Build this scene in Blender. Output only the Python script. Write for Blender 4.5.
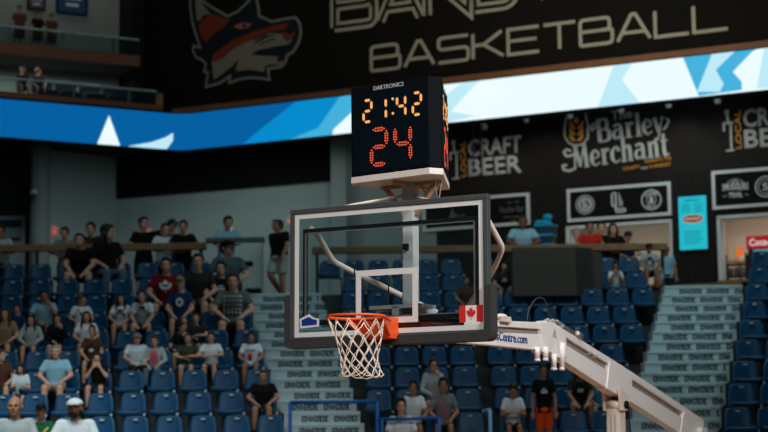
import bpy, bmesh, math, random
from math import sin, cos, pi, radians, sqrt, atan2
from mathutils import Vector, Matrix
from mathutils.geometry import tessellate_polygon
from mathutils.bvhtree import BVHTree
for _o in list(bpy.data.objects):
    bpy.data.objects.remove(_o)
SC = bpy.context.scene
COL = SC.collection
random.seed(4)
V = Vector

# ------------------------------------------------------------------ camera
FPX = 1900.0
CAM = V((0.0, 0.0, 1.665))
PITCH = math.atan((485 - 216) / FPX)
ROLL = radians(0.65)
_F = V((0, cos(PITCH), sin(PITCH)))
_R0, _U0 = V((1, 0, 0)), V((0, -sin(PITCH), cos(PITCH)))
_R = _R0 * cos(ROLL) - _U0 * sin(ROLL)
_U = _U0 * cos(ROLL) + _R0 * sin(ROLL)
cd = bpy.data.cameras.new('camera')
cam = bpy.data.objects.new('camera', cd)
COL.objects.link(cam)
cam.matrix_world = Matrix(((_R.x, _U.x, -_F.x, CAM.x), (_R.y, _U.y, -_F.y, CAM.y), (_R.z, _U.z, -_F.z, CAM.z), (0, 0, 0, 1)))
cd.sensor_width = 36.0
cd.lens = FPX / 768 * 36
cd.clip_end = 300
cd.dof.use_dof = True
cd.dof.focus_distance = 15.5
cd.dof.aperture_fstop = 2.2
SC.camera = cam

# ------------------------------------------------------------------ world, lights, exposure
SC.view_settings.view_transform = 'Standard'
SC.view_settings.look = 'None'
SC.view_settings.exposure = 0.0
SC.view_settings.gamma = 1.0
SC.view_settings.use_curve_mapping = False
w = bpy.data.worlds.new('arena_air')
SC.world = w
w.use_nodes = True
w.node_tree.nodes['Background'].inputs[0].default_value = (0.30, 0.55, 0.60, 1)
w.node_tree.nodes['Background'].inputs[1].default_value = 0.055


def area(name, loc, aim, sx, sy, power, col, spread=180):
    l = bpy.data.lights.new(name, 'AREA')
    l.shape = 'RECTANGLE'
    l.size, l.size_y = sx, sy
    l.energy = power
    l.spread = radians(spread)
    l.color = col
    o = bpy.data.objects.new(name, l)
    COL.objects.link(o)
    o.location = loc
    o.rotation_euler = (V(aim) - V(loc)).to_track_quat('-Z', 'Y').to_euler()
    return o


area('court_light', (9.0, 5.0, 11.5), (0.8, 16.2, 3.2), 3, 2.5, 182, (0.97, 0.985, 1.0), 50)
area('court_light', (-4.0, 4.0, 12.5), (0.0, 15.5, 3.4), 3, 2.5, 70, (1.0, 0.96, 0.94), 50)
area('court_light', (3.0, 16.0, 14.0), (1.5, 16.5, 0.0), 4, 4, 170, (1.0, 0.94, 0.90), 90)
area('stand_light', (4.5, 29.0, 15.0), (4.5, 34.0, 3.0), 11, 3, 230, (0.70, 0.97, 1.0), 110)
area('stand_light', (-6.5, 23.0, 11.0), (-6.5, 30.0, 2.0), 7, 2, 84, (0.78, 0.97, 1.0), 42)
area('stand_light', (-6.5, 31.0, 15.0), (-6.0, 34.0, 3.0), 8, 3, 26, (0.70, 0.97, 1.0), 110)
area('banner_fill_light', (4.0, 27.0, 9.0), (4.5, 43.0, 13.0), 5, 2, 160, (1.0, 0.97, 0.88), 60)  # added fill to lift the banner, no fixture stands here
area('banner_fill_light', (-4.0, 26.0, 13.0), (-8.5, 43.0, 12.6), 4, 2, 60, (0.95, 1.0, 0.95), 70)  # added fill for the banner's left end and the suites

# ------------------------------------------------------------------ picture ray helpers (give real 3D points on real planes)


def ray(px, py):
    return _F + _R * ((px - 384) / FPX) + _U * ((216 - py) / FPX)


def at(px, py, Y):
    d = ray(px, py)
    return CAM + d * ((Y - CAM.y) / d.y)


def proj(p):
    q = V(p) - CAM
    z = q.dot(_F)
    return 384 + FPX * q.dot(_R) / z, 216 - FPX * q.dot(_U) / z


class Plane:
    """Vertical plane through a point, local x along it, local y away behind it, z up."""

    def __init__(s, o, ang):
        s.o = V((o[0], o[1], 0))
        s.ang = ang
        s.x = V((cos(ang), sin(ang), 0))
        s.n = V((-sin(ang), cos(ang), 0))

    def hit(s, px, py, off=0.0):
        d = ray(px, py)
        t = (s.o + s.n * off - CAM).dot(s.n) / d.dot(s.n)
        return CAM + d * t

    def uv(s, px, py, off=0.0):
        p = s.hit(px, py, off)
        return (p - s.o).dot(s.x), p.z

    def world(s, u, y, z):
        return s.o + s.x * u + s.n * y + V((0, 0, z))


# ------------------------------------------------------------------ materials
def lin(c):
    f = lambda v: v / 12.92 if v <= 0.04045 else ((v + 0.055) / 1.055) ** 2.4
    return tuple(f(v / 255.0) for v in c) + (1.0,)


_M = {}


def mat(name, rgb, rough=0.6, metal=0.0, var=0.12, scale=14.0, bump=0.0, spec=0.4):
    if name in _M:
        return _M[name]
    m = bpy.data.materials.new(name)
    m.use_nodes = True
    nt = m.node_tree
    b = nt.nodes['Principled BSDF']
    c = lin(rgb)
    tc = nt.nodes.new('ShaderNodeTexCoord')
    no = nt.nodes.new('ShaderNodeTexNoise')
    no.inputs['Scale'].default_value = scale
    no.inputs['Detail'].default_value = 4
    nt.links.new(tc.outputs['Object'], no.inputs['Vector'])
    mx = nt.nodes.new('ShaderNodeMix')
    mx.data_type = 'RGBA'
    mx.inputs[6].default_value = tuple(max(0, v * (1 - var)) for v in c[:3]) + (1,)
    mx.inputs[7].default_value = tuple(min(1, v * (1 + var)) for v in c[:3]) + (1,)
    nt.links.new(no.outputs['Fac'], mx.inputs[0])
    nt.links.new(mx.outputs[2], b.inputs['Base Color'])
    b.inputs['Roughness'].default_value = rough
    b.inputs['Metallic'].default_value = metal
    b.inputs['Specular IOR Level'].default_value = spec
    if bump:
        bp = nt.nodes.new('ShaderNodeBump')
        bp.inputs['Strength'].default_value = bump
        bp.inputs['Distance'].default_value = 0.01
        nt.links.new(no.outputs['Fac'], bp.inputs['Height'])
        nt.links.new(bp.outputs['Normal'], b.inputs['Normal'])
    _M[name] = m
    return m


def emat(name, rgb, strength):
    if name in _M:
        return _M[name]
    m = bpy.data.materials.new(name)
    m.use_nodes = True
    nt = m.node_tree
    b = nt.nodes['Principled BSDF']
    b.inputs['Base Color'].default_value = (0.01, 0.01, 0.01, 1)
    b.inputs['Emission Color'].default_value = lin(rgb)
    b.inputs['Emission Strength'].default_value = strength
    b.inputs['Roughness'].default_value = 0.6
    b.inputs['Specular IOR Level'].default_value = 0.05
    _M[name] = m
    return m


def glass_mat(name, tint, frac=0.08):
    m = bpy.data.materials.new(name)
    m.use_nodes = True
    nt = m.node_tree
    nt.nodes.remove(nt.nodes['Principled BSDF'])
    out = nt.nodes['Material Output']
    tr = nt.nodes.new('ShaderNodeBsdfTransparent')
    tr.inputs[0].default_value = tint
    gl = nt.nodes.new('ShaderNodeBsdfGlossy')
    gl.inputs['Roughness'].default_value = 0.03
    gl.inputs[0].default_value = (0.9, 0.95, 0.95, 1)
    fr = nt.nodes.new('ShaderNodeFresnel')
    fr.inputs[0].default_value = 1.45
    mx = nt.nodes.new('ShaderNodeMixShader')
    nt.links.new(fr.outputs[0], mx.inputs[0])
    nt.links.new(tr.outputs[0], mx.inputs[1])
    nt.links.new(gl.outputs[0], mx.inputs[2])
    nt.links.new(mx.outputs[0], out.inputs[0])
    _M[name] = m
    return m


# ------------------------------------------------------------------ mesh builder
class MB:
    def __init__(s):
        s.v, s.f, s.mi = [], [], []
        s.cur = 0

    def add(s, verts, faces):
        o = len(s.v)
        s.v += [tuple(p) for p in verts]
        for f in faces:
            s.f.append(tuple(i + o for i in f))
            s.mi.append(s.cur)
        return s

    def box(s, x0, x1, y0, y1, z0, z1):
        v = [(x, y, z) for x in (x0, x1) for y in (y0, y1) for z in (z0, z1)]
        return s.add(v, [(0, 1, 3, 2), (4, 6, 7, 5), (0, 4, 5, 1), (2, 3, 7, 6), (0, 2, 6, 4), (1, 5, 7, 3)])

    def hexa(s, bot, top):
        return s.add(list(bot) + list(top), [(3, 2, 1, 0), (4, 5, 6, 7), (0, 1, 5, 4), (1, 2, 6, 5), (2, 3, 7, 6), (3, 0, 4, 7)])

    def prism(s, poly, a, b, fn):
        """poly: list of 2D points; fn(u, v, d) -> 3D; from depth a to b"""
        n = len(poly)
        tri = tessellate_polygon([[V((p[0], p[1], 0)) for p in poly]])
        v = [fn(p[0], p[1], a) for p in poly] + [fn(p[0], p[1], b) for p in poly]
        f = []
        for t in tri:
            f.append(tuple(t))
            f.append(tuple(i + n for i in reversed(t)))
        for i in range(n):
            j = (i + 1) % n
            f.append((i, j, j + n, i + n))
        return s.add(v, f)

    def xz(s, poly, y0, y1):
        return s.prism(poly, y0, y1, lambda u, w, d: (u, d, w))

    def xy(s, poly, z0, z1):
        return s.prism(poly, z0, z1, lambda u, w, d: (u, w, d))

    def yz(s, poly, x0, x1):
        return s.prism(poly, x0, x1, lambda u, w, d: (d, u, w))

    def frustum(s, p0, p1, r0, r1, n=10, cap=True):
        p0, p1 = V(p0), V(p1)
        d = (p1 - p0)
        if d.length < 1e-7:
            return s
        d.normalize()
        a = d.orthogonal().normalized()
        b = d.cross(a)
        v, f = [], []
        for k in range(n):
            q = a * cos(2 * pi * k / n) + b * sin(2 * pi * k / n)
            v += [p0 + q * r0, p1 + q * r1]
        for k in range(n):
            j = (k + 1) % n
            f.append((2 * k, 2 * j, 2 * j + 1, 2 * k + 1))
        if cap:
            f.append(tuple(2 * k for k in reversed(range(n))))
            f.append(tuple(2 * k + 1 for k in range(n)))
        return s.add(v, f)

    def cyl(s, p0, p1, r, n=14):
        return s.frustum(p0, p1, r, r, n)

    def tube(s, pts, r, n=8, closed=False):
        pts = [V(p) for p in pts]
        N = len(pts)
        rr = r if isinstance(r, (list, tuple)) else [r] * N
        rings, prev = [], None
        for i in range(N):
            if closed:
                t = pts[(i + 1) % N] - pts[i - 1]
            else:
                t = pts[min(i + 1, N - 1)] - pts[max(i - 1, 0)]
            t.normalize()
            a = t.orthogonal().normalized() if prev is None else (prev - t * prev.dot(t)).normalized()
            prev = a
            b = t.cross(a)
            rings.append([pts[i] + (a * cos(2 * pi * k / n) + b * sin(2 * pi * k / n)) * rr[i] for k in range(n)])
        v = [p for ring in rings for p in ring]
        f = []
        for i in range(N if closed else N - 1):
            j = (i + 1) % N
            for k in range(n):
                l = (k + 1) % n
                f.append((i * n + k, i * n + l, j * n + l, j * n + k))
        if not closed:
            f.append(tuple(reversed(range(n))))
            f.append(tuple((N - 1) * n + k for k in range(n)))
        return s.add(v, f)

    def ell(s, c, r, M=None, nu=14, nv=9):
        c = V(c)
        v, f = [], []
        for i in range(nv + 1):
            th = pi * i / nv
            for k in range(nu):
                p = V((sin(th) * cos(2 * pi * k / nu) * r[0], sin(th) * sin(2 * pi * k / nu) * r[1], cos(th) * r[2]))
                if M:
                    p = M @ p
                v.append(c + p)
        for i in range(nv):
            for k in range(nu):
                l = (k + 1) % nu
                f.append((i * nu + k, (i + 1) * nu + k, (i + 1) * nu + l, i * nu + l))
        return s.add(v, f)

    def loft(s, rings, cap=True):
        n = len(rings[0])
        v = [p for r in rings for p in r]
        f = []
        for i in range(len(rings) - 1):
            for k in range(n):
                l = (k + 1) % n
                f.append((i * n + k, i * n + l, (i + 1) * n + l, (i + 1) * n + k))
        if cap:
            f.append(tuple(reversed(range(n))))
            f.append(tuple((len(rings) - 1) * n + k for k in range(n)))
        return s.add(v, f)

    def mesh(s, name, mats, smooth=False):
        me = bpy.data.meshes.new(name)
        me.from_pydata(s.v, [], s.f)
        ms = mats if isinstance(mats, (list, tuple)) else [mats]
        for m in ms:
            me.materials.append(m)
        me.polygons.foreach_set('material_index', s.mi)
        bm = bmesh.new()
        bm.from_mesh(me)
        bmesh.ops.recalc_face_normals(bm, faces=bm.faces)
        bm.to_mesh(me)
        bm.free()
        if smooth:
            me.polygons.foreach_set('use_smooth', [True] * len(me.polygons))
        me.update()
        return me

    def build(s, name, mats, parent=None, smooth=False, bevel=0.0):
        o = bpy.data.objects.new(name, s.mesh(name, mats, smooth))
        COL.objects.link(o)
        if parent:
            o.parent = parent
        if bevel:
            b = o.modifiers.new('edge', 'BEVEL')
            b.width = bevel
            b.segments = 2
            b.limit_method = 'ANGLE'
        return o


def empty(name, loc, rz=0.0, label=None, cat=None, group=None):
    o = bpy.data.objects.new(name, None)
    o.empty_display_size = 0.1
    COL.objects.link(o)
    o.location = loc
    o.rotation_euler = (0, 0, rz)
    tag(o, label, cat, group)
    return o


def tag(o, label=None, cat=None, group=None, kind=None):
    if label:
        o['label'] = label
    if cat:
        o['category'] = cat
    if group:
        o['group'] = group
    if kind:
        o['kind'] = kind
    return o


def struct(o, label=None):
    o['kind'] = 'structure'
    if label:
        o['label'] = label
    return o


def offset_poly(poly, d):
    n = len(poly)
    area2 = sum(poly[i][0] * poly[(i + 1) % n][1] - poly[(i + 1) % n][0] * poly[i][1] for i in range(n))
    sg = 1 if area2 > 0 else -1
    out = []
    for i in range(n):
        a, b, c = V(poly[i - 1]), V(poly[i]), V(poly[(i + 1) % n])
        e1, e2 = (b - a).normalized(), (c - b).normalized()
        n1, n2 = V((e1.y, -e1.x)) * sg, V((e2.y, -e2.x)) * sg
        m = (n1 + n2)
        m = m.normalized() if m.length > 1e-6 else n1
        k = max(0.45, m.dot(n1))
        out.append(tuple(b + m * d / k))
    return out


def circle_pts(cx, cz, r, n=28, a0=0.0, a1=2 * pi, close=True):
    m = n if close else n + 1
    return [(cx + r * cos(a0 + (a1 - a0) * i / n), cz + r * sin(a0 + (a1 - a0) * i / n)) for i in range(m)]


def ring_poly(mb, cx, cz, r0, r1, y0, y1, n=32, a0=0.0, a1=2 * pi):
    for i in range(n):
        t0, t1 = a0 + (a1 - a0) * i / n, a0 + (a1 - a0) * (i + 1) / n
        mb.xz([(cx + r0 * cos(t0), cz + r0 * sin(t0)), (cx + r1 * cos(t0), cz + r1 * sin(t0)), (cx + r1 * cos(t1), cz + r1 * sin(t1)), (cx + r0 * cos(t1), cz + r0 * sin(t1))], y0, y1)


def stroke(mb, pts, t, y0, y1, closed=False):
    """a flat pen stroke of width t (or a list of widths) in the local XZ plane"""
    n = len(pts)
    ws = t if isinstance(t, (list, tuple)) else [t] * n
    P = [V(p) for p in pts]
    L, R = [], []
    for i in range(n):
        if closed:
            a, c = P[i - 1], P[(i + 1) % n]
        else:
            a, c = P[max(i - 1, 0)], P[min(i + 1, n - 1)]
        e1 = (P[i] - a).normalized() if (P[i] - a).length > 1e-9 else (c - P[i]).normalized()
        e2 = (c - P[i]).normalized() if (c - P[i]).length > 1e-9 else e1
        n1, n2 = V((-e1.y, e1.x)), V((-e2.y, e2.x))
        m = n1 + n2
        m = m.normalized() if m.length > 1e-6 else n1
        k = max(0.4, m.dot(n1))
        L.append(P[i] + m * ws[i] / 2 / k)
        R.append(P[i] - m * ws[i] / 2 / k)
    for i in range(n if closed else n - 1):
        j = (i + 1) % n
        mb.xz([L[i], L[j], R[j], R[i]], y0, y1)


def fillet(pts, r, closed=False, seg=4):
    out = []
    n = len(pts)
    for i in range(n):
        if not closed and i in (0, n - 1):
            out.append(pts[i])
            continue
        a, b, c = V(pts[i - 1]), V(pts[i]), V(pts[(i + 1) % n])
        d1, d2 = (a - b), (c - b)
        q = min(r, d1.length * 0.45, d2.length * 0.45)
        p, s_ = b + d1.normalized() * q, b + d2.normalized() * q
        for k in range(seg + 1):
            u = k / seg
            out.append(tuple(p * (1 - u) ** 2 + b * 2 * u * (1 - u) + s_ * u * u))
    return out


_DG = None


def text_mesh(body, width, height, depth=0.01, bold=0.0, arc=None):
    """upright lettering in the local XZ plane facing -Y; left bottom at 0,0; arc=(radius, top) bends it round a circle centre"""
    cu = bpy.data.curves.new('lettering', 'FONT')
    cu.body = body
    cu.size = 1.0
    cu.offset = bold
    cu.extrude = 0.0
    cu.resolution_u = 3
    o = bpy.data.objects.new('lettering', cu)
    COL.objects.link(o)
    bpy.context.view_layer.update()
    me = bpy.data.meshes.new_from_object(o.evaluated_get(bpy.context.evaluated_depsgraph_get()))
    bpy.data.objects.remove(o)
    bm = bmesh.new()
    bm.from_mesh(me)
    xs = [v.co.x for v in bm.verts]
    ys = [v.co.y for v in bm.verts]
    x0, x1, y0, y1 = min(xs), max(xs), min(ys), max(ys)
    sx = width / (x1 - x0) if width else height / (y1 - y0)
    sy = height / (y1 - y0)
    for v in bm.verts:
        x, z = (v.co.x - x0) * sx, (v.co.y - y0) * sy
        if arc:
            r, top = arc
            wd = (x1 - x0) * sx
            if top:
                t = pi / 2 - (x - wd / 2) / r
                v.co = V(((r + z) * cos(t), 0, (r + z) * sin(t)))
            else:
                t = -pi / 2 + (x - wd / 2) / r
                v.co = V(((r - z) * cos(t), 0, (r - z) * sin(t)))
        else:
            v.co = V((x, 0, z))
    ex = bmesh.ops.extrude_face_region(bm, geom=list(bm.faces))
    bmesh.ops.translate(bm, verts=[g for g in ex['geom'] if isinstance(g, bmesh.types.BMVert)], vec=(0, -depth, 0))
    bmesh.ops.recalc_face_normals(bm, faces=bm.faces)
    bm.to_mesh(me)
    bm.free()
    me.materials.clear()
    return me


def text(name, body, x, y, z, width, height, m, parent=None, depth=0.01, bold=0.0, arc=None, rot=None):
    me = text_mesh(body, width, height, depth, bold, arc)
    me.materials.append(m)
    o = bpy.data.objects.new(name, me)
    COL.objects.link(o)
    o.location = (x, y, z)
    if rot:
        o.rotation_euler = rot
    if parent:
        o.parent = parent
    return o


# ------------------------------------------------------------------ palette
BLACK = mat('matte_black', (16, 15, 14), 0.8, spec=0.15)
WHITE_PAINT = mat('white_enamel', (232, 226, 222), 0.35, var=0.04)
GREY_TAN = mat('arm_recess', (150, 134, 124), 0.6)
DARK_PAD = mat('charcoal_padding', (50, 51, 50), 0.75, bump=0.2, scale=60)
FRAME_GREY = mat('board_edge_metal', (80, 84, 84), 0.45, 0.3)
ORANGE = mat('rim_orange', (236, 84, 22), 0.4, var=0.08)
NET = mat('net_cord', (236, 218, 200), 0.85, var=0.08, scale=60)
GLASS = glass_mat('board_glass', (0.90, 0.94, 0.95, 1))
RAILGLASS = glass_mat('railing_glass', (0.72, 0.80, 0.80, 1))
LINE_WHITE = mat('board_line_white', (222, 218, 214), 0.5, var=0.03)
SEAT_BLUE = mat('seat_blue_plastic', (0, 68, 106), 0.42, var=0.15, scale=5, spec=0.35)
SEAT_DARK = mat('seat_bracket_dark', (18, 24, 34), 0.6)
PLATE = mat('seat_number_plate', (205, 210, 208), 0.4, var=0.04)
CONCRETE = mat('stand_concrete', (62, 62, 60), 0.9, var=0.25, scale=3, bump=0.3)
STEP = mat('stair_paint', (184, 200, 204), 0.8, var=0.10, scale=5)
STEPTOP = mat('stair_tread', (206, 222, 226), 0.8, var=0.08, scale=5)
PRINT = mat('stair_print', (40, 46, 46), 0.8)
WOOD = mat('rail_wood', (132, 98, 64), 0.55, var=0.3, scale=6)
WOODB = mat('band_wood', (104, 66, 38), 0.6, var=0.3, scale=5)
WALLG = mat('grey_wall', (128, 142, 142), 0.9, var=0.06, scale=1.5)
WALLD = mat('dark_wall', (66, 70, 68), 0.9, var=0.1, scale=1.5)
FACADE = mat('facade_black', (26, 23, 21), 0.75, var=0.2, scale=8, spec=0.2)
BANNER = mat('banner_cloth', (20, 18, 15), 0.9, var=0.12, scale=2, spec=0.1)
SIGN_GREY = mat('sign_letter_grey', (176, 180, 178), 0.6, var=0.1)
SIGN_GOLD = mat('sign_letter_gold', (206, 140, 48), 0.6, var=0.1)
FRAMEWHITE = mat('sign_frame', (205, 212, 212), 0.5, var=0.08)
STEEL = mat('steel_tube', (150, 155, 155), 0.35, 0.7)
BLUE_TUBE = mat('blue_rail_paint', (22, 92, 170), 0.4)
# ------------------------------------------------------------------ stands: layout numbers
T, RISE, Y0 = 0.95, 0.416, 30.0
ZF0 = 2.015
ZC = ZF0 + 8 * RISE                      # concourse level
rowY = lambda k: Y0 + T * k
rowZ = lambda k: ZF0 + RISE * k


def xedge(e, z, Y):
    """X of an aisle edge (given as picture line) at height z, depth Y"""
    (xa, ya), (xb, yb) = e
    x = 0.0
    for _ in range(6):
        px, py = proj((x, Y, z))
        tx = xa + (xb - xa) * (py - ya) / (yb - ya)
        x += (tx - px) * Y / FPX
    return x


L_AISLE = (((253, 310), (290, 432)), ((322, 297), (367, 432)))
R_AISLE = (((661, 298), (626, 432)), ((740, 298), (716, 432)))

# ------------------------------------------------------------------ setting: floor, terraces, concourse
mb = MB(); mb.box(-16, 16, -3, 31, -0.2, 0)
struct(mb.build('floor', mat('court_wood', (176, 128, 84), 0.3, var=0.2, scale=2)))
mb = MB()
for k in range(-4, 9):
    y0 = rowY(k) - 0.75
    y1 = rowY(k + 1) - 0.75 if k < 8 else rowY(8) + 0.6
    mb.box(-13, 13, y0, y1, rowZ(k) - RISE - 0.3, rowZ(k))
mb.box(-13, 13, rowY(-4) - 0.85, rowY(-4) - 0.75, 0, rowZ(-4) + 0.02)
struct(mb.build('terrace', CONCRETE))
mb = MB(); mb.box(-22, 16, rowY(8) + 0.6, 56, ZC - 0.3, ZC)
struct(mb.build('floor_concourse', mat('concourse_floor', (84, 70, 62), 0.6)))


def aisle(name, edges, yoff):
    tread, riser, ink = MB(), MB(), MB()
    for j in range(-6, 17):
        z = rowZ(0) + RISE / 2 * j + RISE / 2
        y = rowY(0) - 0.75 + T / 2 * j + yoff
        if z > ZC + 0.01:
            continue
        xl, xr = xedge(edges[0], z, y), xedge(edges[1], z, y)
        tread.box(xl, xr, y - 0.015, y + T / 2 + 0.02, z - 0.03, z)
        riser.box(xl, xr, y, y + T / 2 + 0.02, z - RISE / 2 - 0.15, z - 0.03)
        # three printed emblems with a blurred word on each riser
        zc = z - 0.03 - 0.085
        for q in range(3):
            cx = xl + 0.20 + 0.52 * q + (0.10 if j % 2 else 0.0)
            h = 0.046
            ring_poly(ink, cx + 0.13, zc, 0.026, 0.045, y - 0.004, y + 0.01, 12)
            ink.xz(circle_pts(cx + 0.13, zc, 0.016, 8), y - 0.004, y + 0.01)
            for i_, a in enumerate((0.0, 0.045, 0.195, 0.242, 0.289, 0.336, 0.383)):
                if cx + a + 0.04 > xr:
                    continue
                stroke(ink, [(cx + a, zc - h), (cx + a, zc + h)], 0.024, y - 0.004, y + 0.01)
                stroke(ink, [(cx + a, zc + h - 0.006), (cx + a + 0.036, zc + h - 0.006)], 0.018, y - 0.004, y + 0.01)
                if i_ % 2:
                    stroke(ink, [(cx + a + .032, zc - h), (cx + a + .032, zc + h)], 0.012, y - 0.004, y + 0.01)
                else:
                    stroke(ink, [(cx + a, zc - h + 0.006), (cx + a + 0.036, zc - h + 0.006)], 0.018, y - 0.004, y + 0.01)
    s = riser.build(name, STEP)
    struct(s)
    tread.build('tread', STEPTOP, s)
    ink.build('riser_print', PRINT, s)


aisle('stairs_left', L_AISLE, 0.1)
aisle('stairs_right', R_AISLE, -0.5)

# ------------------------------------------------------------------ far walls
FAC = Plane(at(620, 200, 44.0), -radians(24))
mb = MB()
u0 = FAC.uv(436, 200)[0]
u1 = FAC.uv(830, 200)[0]
Z_SILL, Z_HEAD = ZC + 0.95, 8.0
# facade with two stall openings cut as gaps between panels
o1 = (FAC.uv(566, 220)[0], FAC.uv(672, 220)[0])
o2 = (FAC.uv(717, 220)[0], FAC.uv(800, 220)[0])
o0 = (FAC.uv(400, 220)[0] , FAC.uv(530, 220)[0])
zh1 = FAC.uv(620, 222)[1] - 0.02
zs = FAC.uv(620, 289)[1]
W = FAC.world


def fbox(mb, ua, ub, ya, yb, za, zb):
    p = [W(ua, ya, za), W(ub, ya, za), W(ub, yb, za), W(ua, yb, za)]
    q = [W(ua, ya, zb), W(ub, ya, zb), W(ub, yb, zb), W(ua, yb, zb)]
    mb.hexa(p, q)


fbox(mb, u0, u1, 0, 0.3, zh1, 12.5)
fbox(mb, u0, o1[0], 0, 0.3, ZC, zh1)
fbox(mb, o1[1], o2[0], 0, 0.3, ZC, zh1)
fbox(mb, o2[1], u1, 0, 0.3, ZC, zh1)
fbox(mb, o1[0], o1[1], 0, 0.3, ZC, zs)
fbox(mb, o2[0], o2[1], 0, 0.3, ZC, zs)
u = u0 + 0.1
while u < u1:          # vertical battens of the cladding, below the sign band
    for (za, zb) in ((ZC, zs), (zs, zh1), (zh1, 8.75)):
        if za == zs and (o1[0] - 0.05 < u < o1[1] + 0.05 or o2[0] - 0.05 < u < o2[1] + 0.05):
            continue
        fbox(mb, u, u + 0.05, -0.03, 0.01, za, zb)
    u += 0.16
fac = struct(mb.build('wall_back', FACADE))

mb = MB()
ul = FAC.uv(116, 200)[0]
fbox(mb, ul, u0, 0, 0.3, ZC, 12.5)
struct(mb.build('wall_back_grey', WALLG))
# column of lighter grey at the end of the black panel
mb = MB()
ua, ub = FAC.uv(337, 200)[0], FAC.uv(352, 200)[0]
fbox(mb, ua, ub, -0.35, -0.001, ZC, 12.0)
struct(mb.build('column', WALLG))
# wall turning towards the viewer at the corner
c = W(ul, 0, 0)
LW = Plane(c, radians(40))
p51 = LW.hit(46, 200)
mb = MB()


def wbox(mb, a, b, th, z0, z1):
    a, b = V((a[0], a[1], 0)), V((b[0], b[1], 0))
    n = (b - a).normalized()
    n = V((-n.y, n.x, 0)) * th
    mb.hexa([a + V((0, 0, z0)), b + V((0, 0, z0)), b + n + V((0, 0, z0)), a + n + V((0, 0, z0))],
            [a + V((0, 0, z1)), b + V((0, 0, z1)), b + n + V((0, 0, z1)), a + n + V((0, 0, z1))])


wbox(mb, p51, c, 0.25, ZC, 12.5)
struct(mb.build('wall_left', WALLG))
q = at(-60, 200, p51.y + 1.5)
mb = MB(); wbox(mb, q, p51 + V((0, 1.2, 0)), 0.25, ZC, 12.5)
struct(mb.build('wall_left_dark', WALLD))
cc = at(40, 200, p51.y - 0.3)
mb = MB(); mb.cyl((cc.x, cc.y, ZC), (cc.x, cc.y, 12.0), 0.26, 24)
struct(mb.build('pillar', mat('pillar_paint', (104, 114, 114), 0.8)))
# soffit over the concourse
# big black curtain panel on the grey wall
ua, ub = FAC.uv(118, 198)[0], FAC.uv(345, 178)[0]
zb = (FAC.uv(118, 200, -0.06)[1] + FAC.uv(330, 179, -0.06)[1]) / 2
r = empty('curtain', W(ua, 0, zb), -radians(24), 'plain black curtain panel hung on the grey concourse wall under the ribbon screen', 'curtain')
mb = MB()
n = 60
for i in range(n):
    xa, xb = (ub - ua) * i / n, (ub - ua) * (i + 1) / n
    ya, yb = -0.09 + 0.02 * sin(i * 1.7), -0.09 + 0.02 * sin((i + 1) * 1.7)
    mb.add([(xa, ya, 0), (xb, yb, 0), (xb, yb, 3.0), (xa, ya, 3.0), (xa, -0.03, 0), (xb, -0.03, 0), (xb, -0.03, 3.0), (xa, -0.03, 3.0)], [(0, 1, 2, 3), (7, 6, 5, 4), (0, 4, 5, 1), (3, 2, 6, 7)])
mb.build('cloth', mat('curtain_black', (17, 17, 17), 0.95, spec=0.05), r)
mb = MB(); mb.box(0, ub - ua, -0.11, -0.02, 3.0, 3.06); mb.build('top_rail', BLACK, r)

# ------------------------------------------------------------------ ribbon screen (bent round the corner of the bowl)
RB = Plane(at(600, 108, 39.5), -math.atan(0.5))
ap = RB.hit(182, 130)
RL = Plane(ap, radians(28))
rz0 = sum(RB.uv(x, y)[1] for x, y in ((350, 135), (448, 123), (768, 88), (600, 106.5))) / 4
rz1 = sum(RB.uv(x, y)[1] for x, y in ((350, 97), (448, 85), (768, 45))) / 3
uR = RB.uv(860, 60)[0]
pl = RL.hit(-70, 120)
path = [V((pl.x, pl.y, 0))]
lft = RL.o - RL.x * 0.3
rgt = RB.o * 0 + V((ap.x, ap.y, 0)) + RB.x * 0.3
apx = V((ap.x, ap.y, 0))
for i in range(9):
    t = i / 8
    path.append(lft * (1 - t) ** 2 + apx * 2 * t * (1 - t) + rgt * t * t)
path.append(RB.o + RB.x * uR)
rib = empty('ribbon_screen', (apx.x, apx.y, 0), 0, 'long glowing blue and white ribbon screen bent round the corner above the concourse', 'screen')
rib.location.z = rz0
RLOC = V((apx.x, apx.y, rz0))
E_BLUE = emat('led_blue', (0, 94, 160), 1.0)
E_CYAN = emat('led_cyan', (0, 138, 204), 1.0)
E_SKY = emat('led_sky', (66, 176, 220), 1.0)
E_PALE = emat('led_pale', (188, 234, 246), 1.0)
E_WHITE = emat('led_white', (236, 252, 254), 1.0)
scr = MB()
body = MB()
for a, b in zip(path[:-1], path[1:]):
    n = (b - a).normalized(); n = V((-n.y, n.x, 0))
    z0_, z1_ = V((0, 0, 0)), V((0, 0, rz1 - rz0))
    A, B = a - V((apx.x, apx.y, 0)), b - V((apx.x, apx.y, 0))
    scr.add([A + z0_, B + z0_, B + z1_, A + z1_], [(0, 1, 2, 3)])
    A2, B2 = A + n * 0.25, B + n * 0.25
    A, B = A + n * 0.01, B + n * 0.01
    dz = V((0, 0, 0.03))
    body.hexa([A - dz, B - dz, B2 - dz, A2 - dz], [A + z1_ + dz, B + z1_ + dz, B2 + z1_ + dz, A2 + z1_ + dz])


def rib_poly(plane, pts, mi, lift):
    """a lit shape on the straight part of the screen, corners read off the picture on that plane, clamped to the screen"""
    out = []
    for px, py in pts:
        u, z = plane.uv(px, py)
        out.append((u, min(max(z, rz0 + 0.002), rz1 - 0.002)))
    tri = tessellate_polygon([[V((p[0], p[1], 0)) for p in out]])
    scr.cur = mi
    scr.add([plane.world(u, -lift, z) - RLOC for u, z in out], [tuple(t) for t in tri])
    scr.cur = 0


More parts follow.
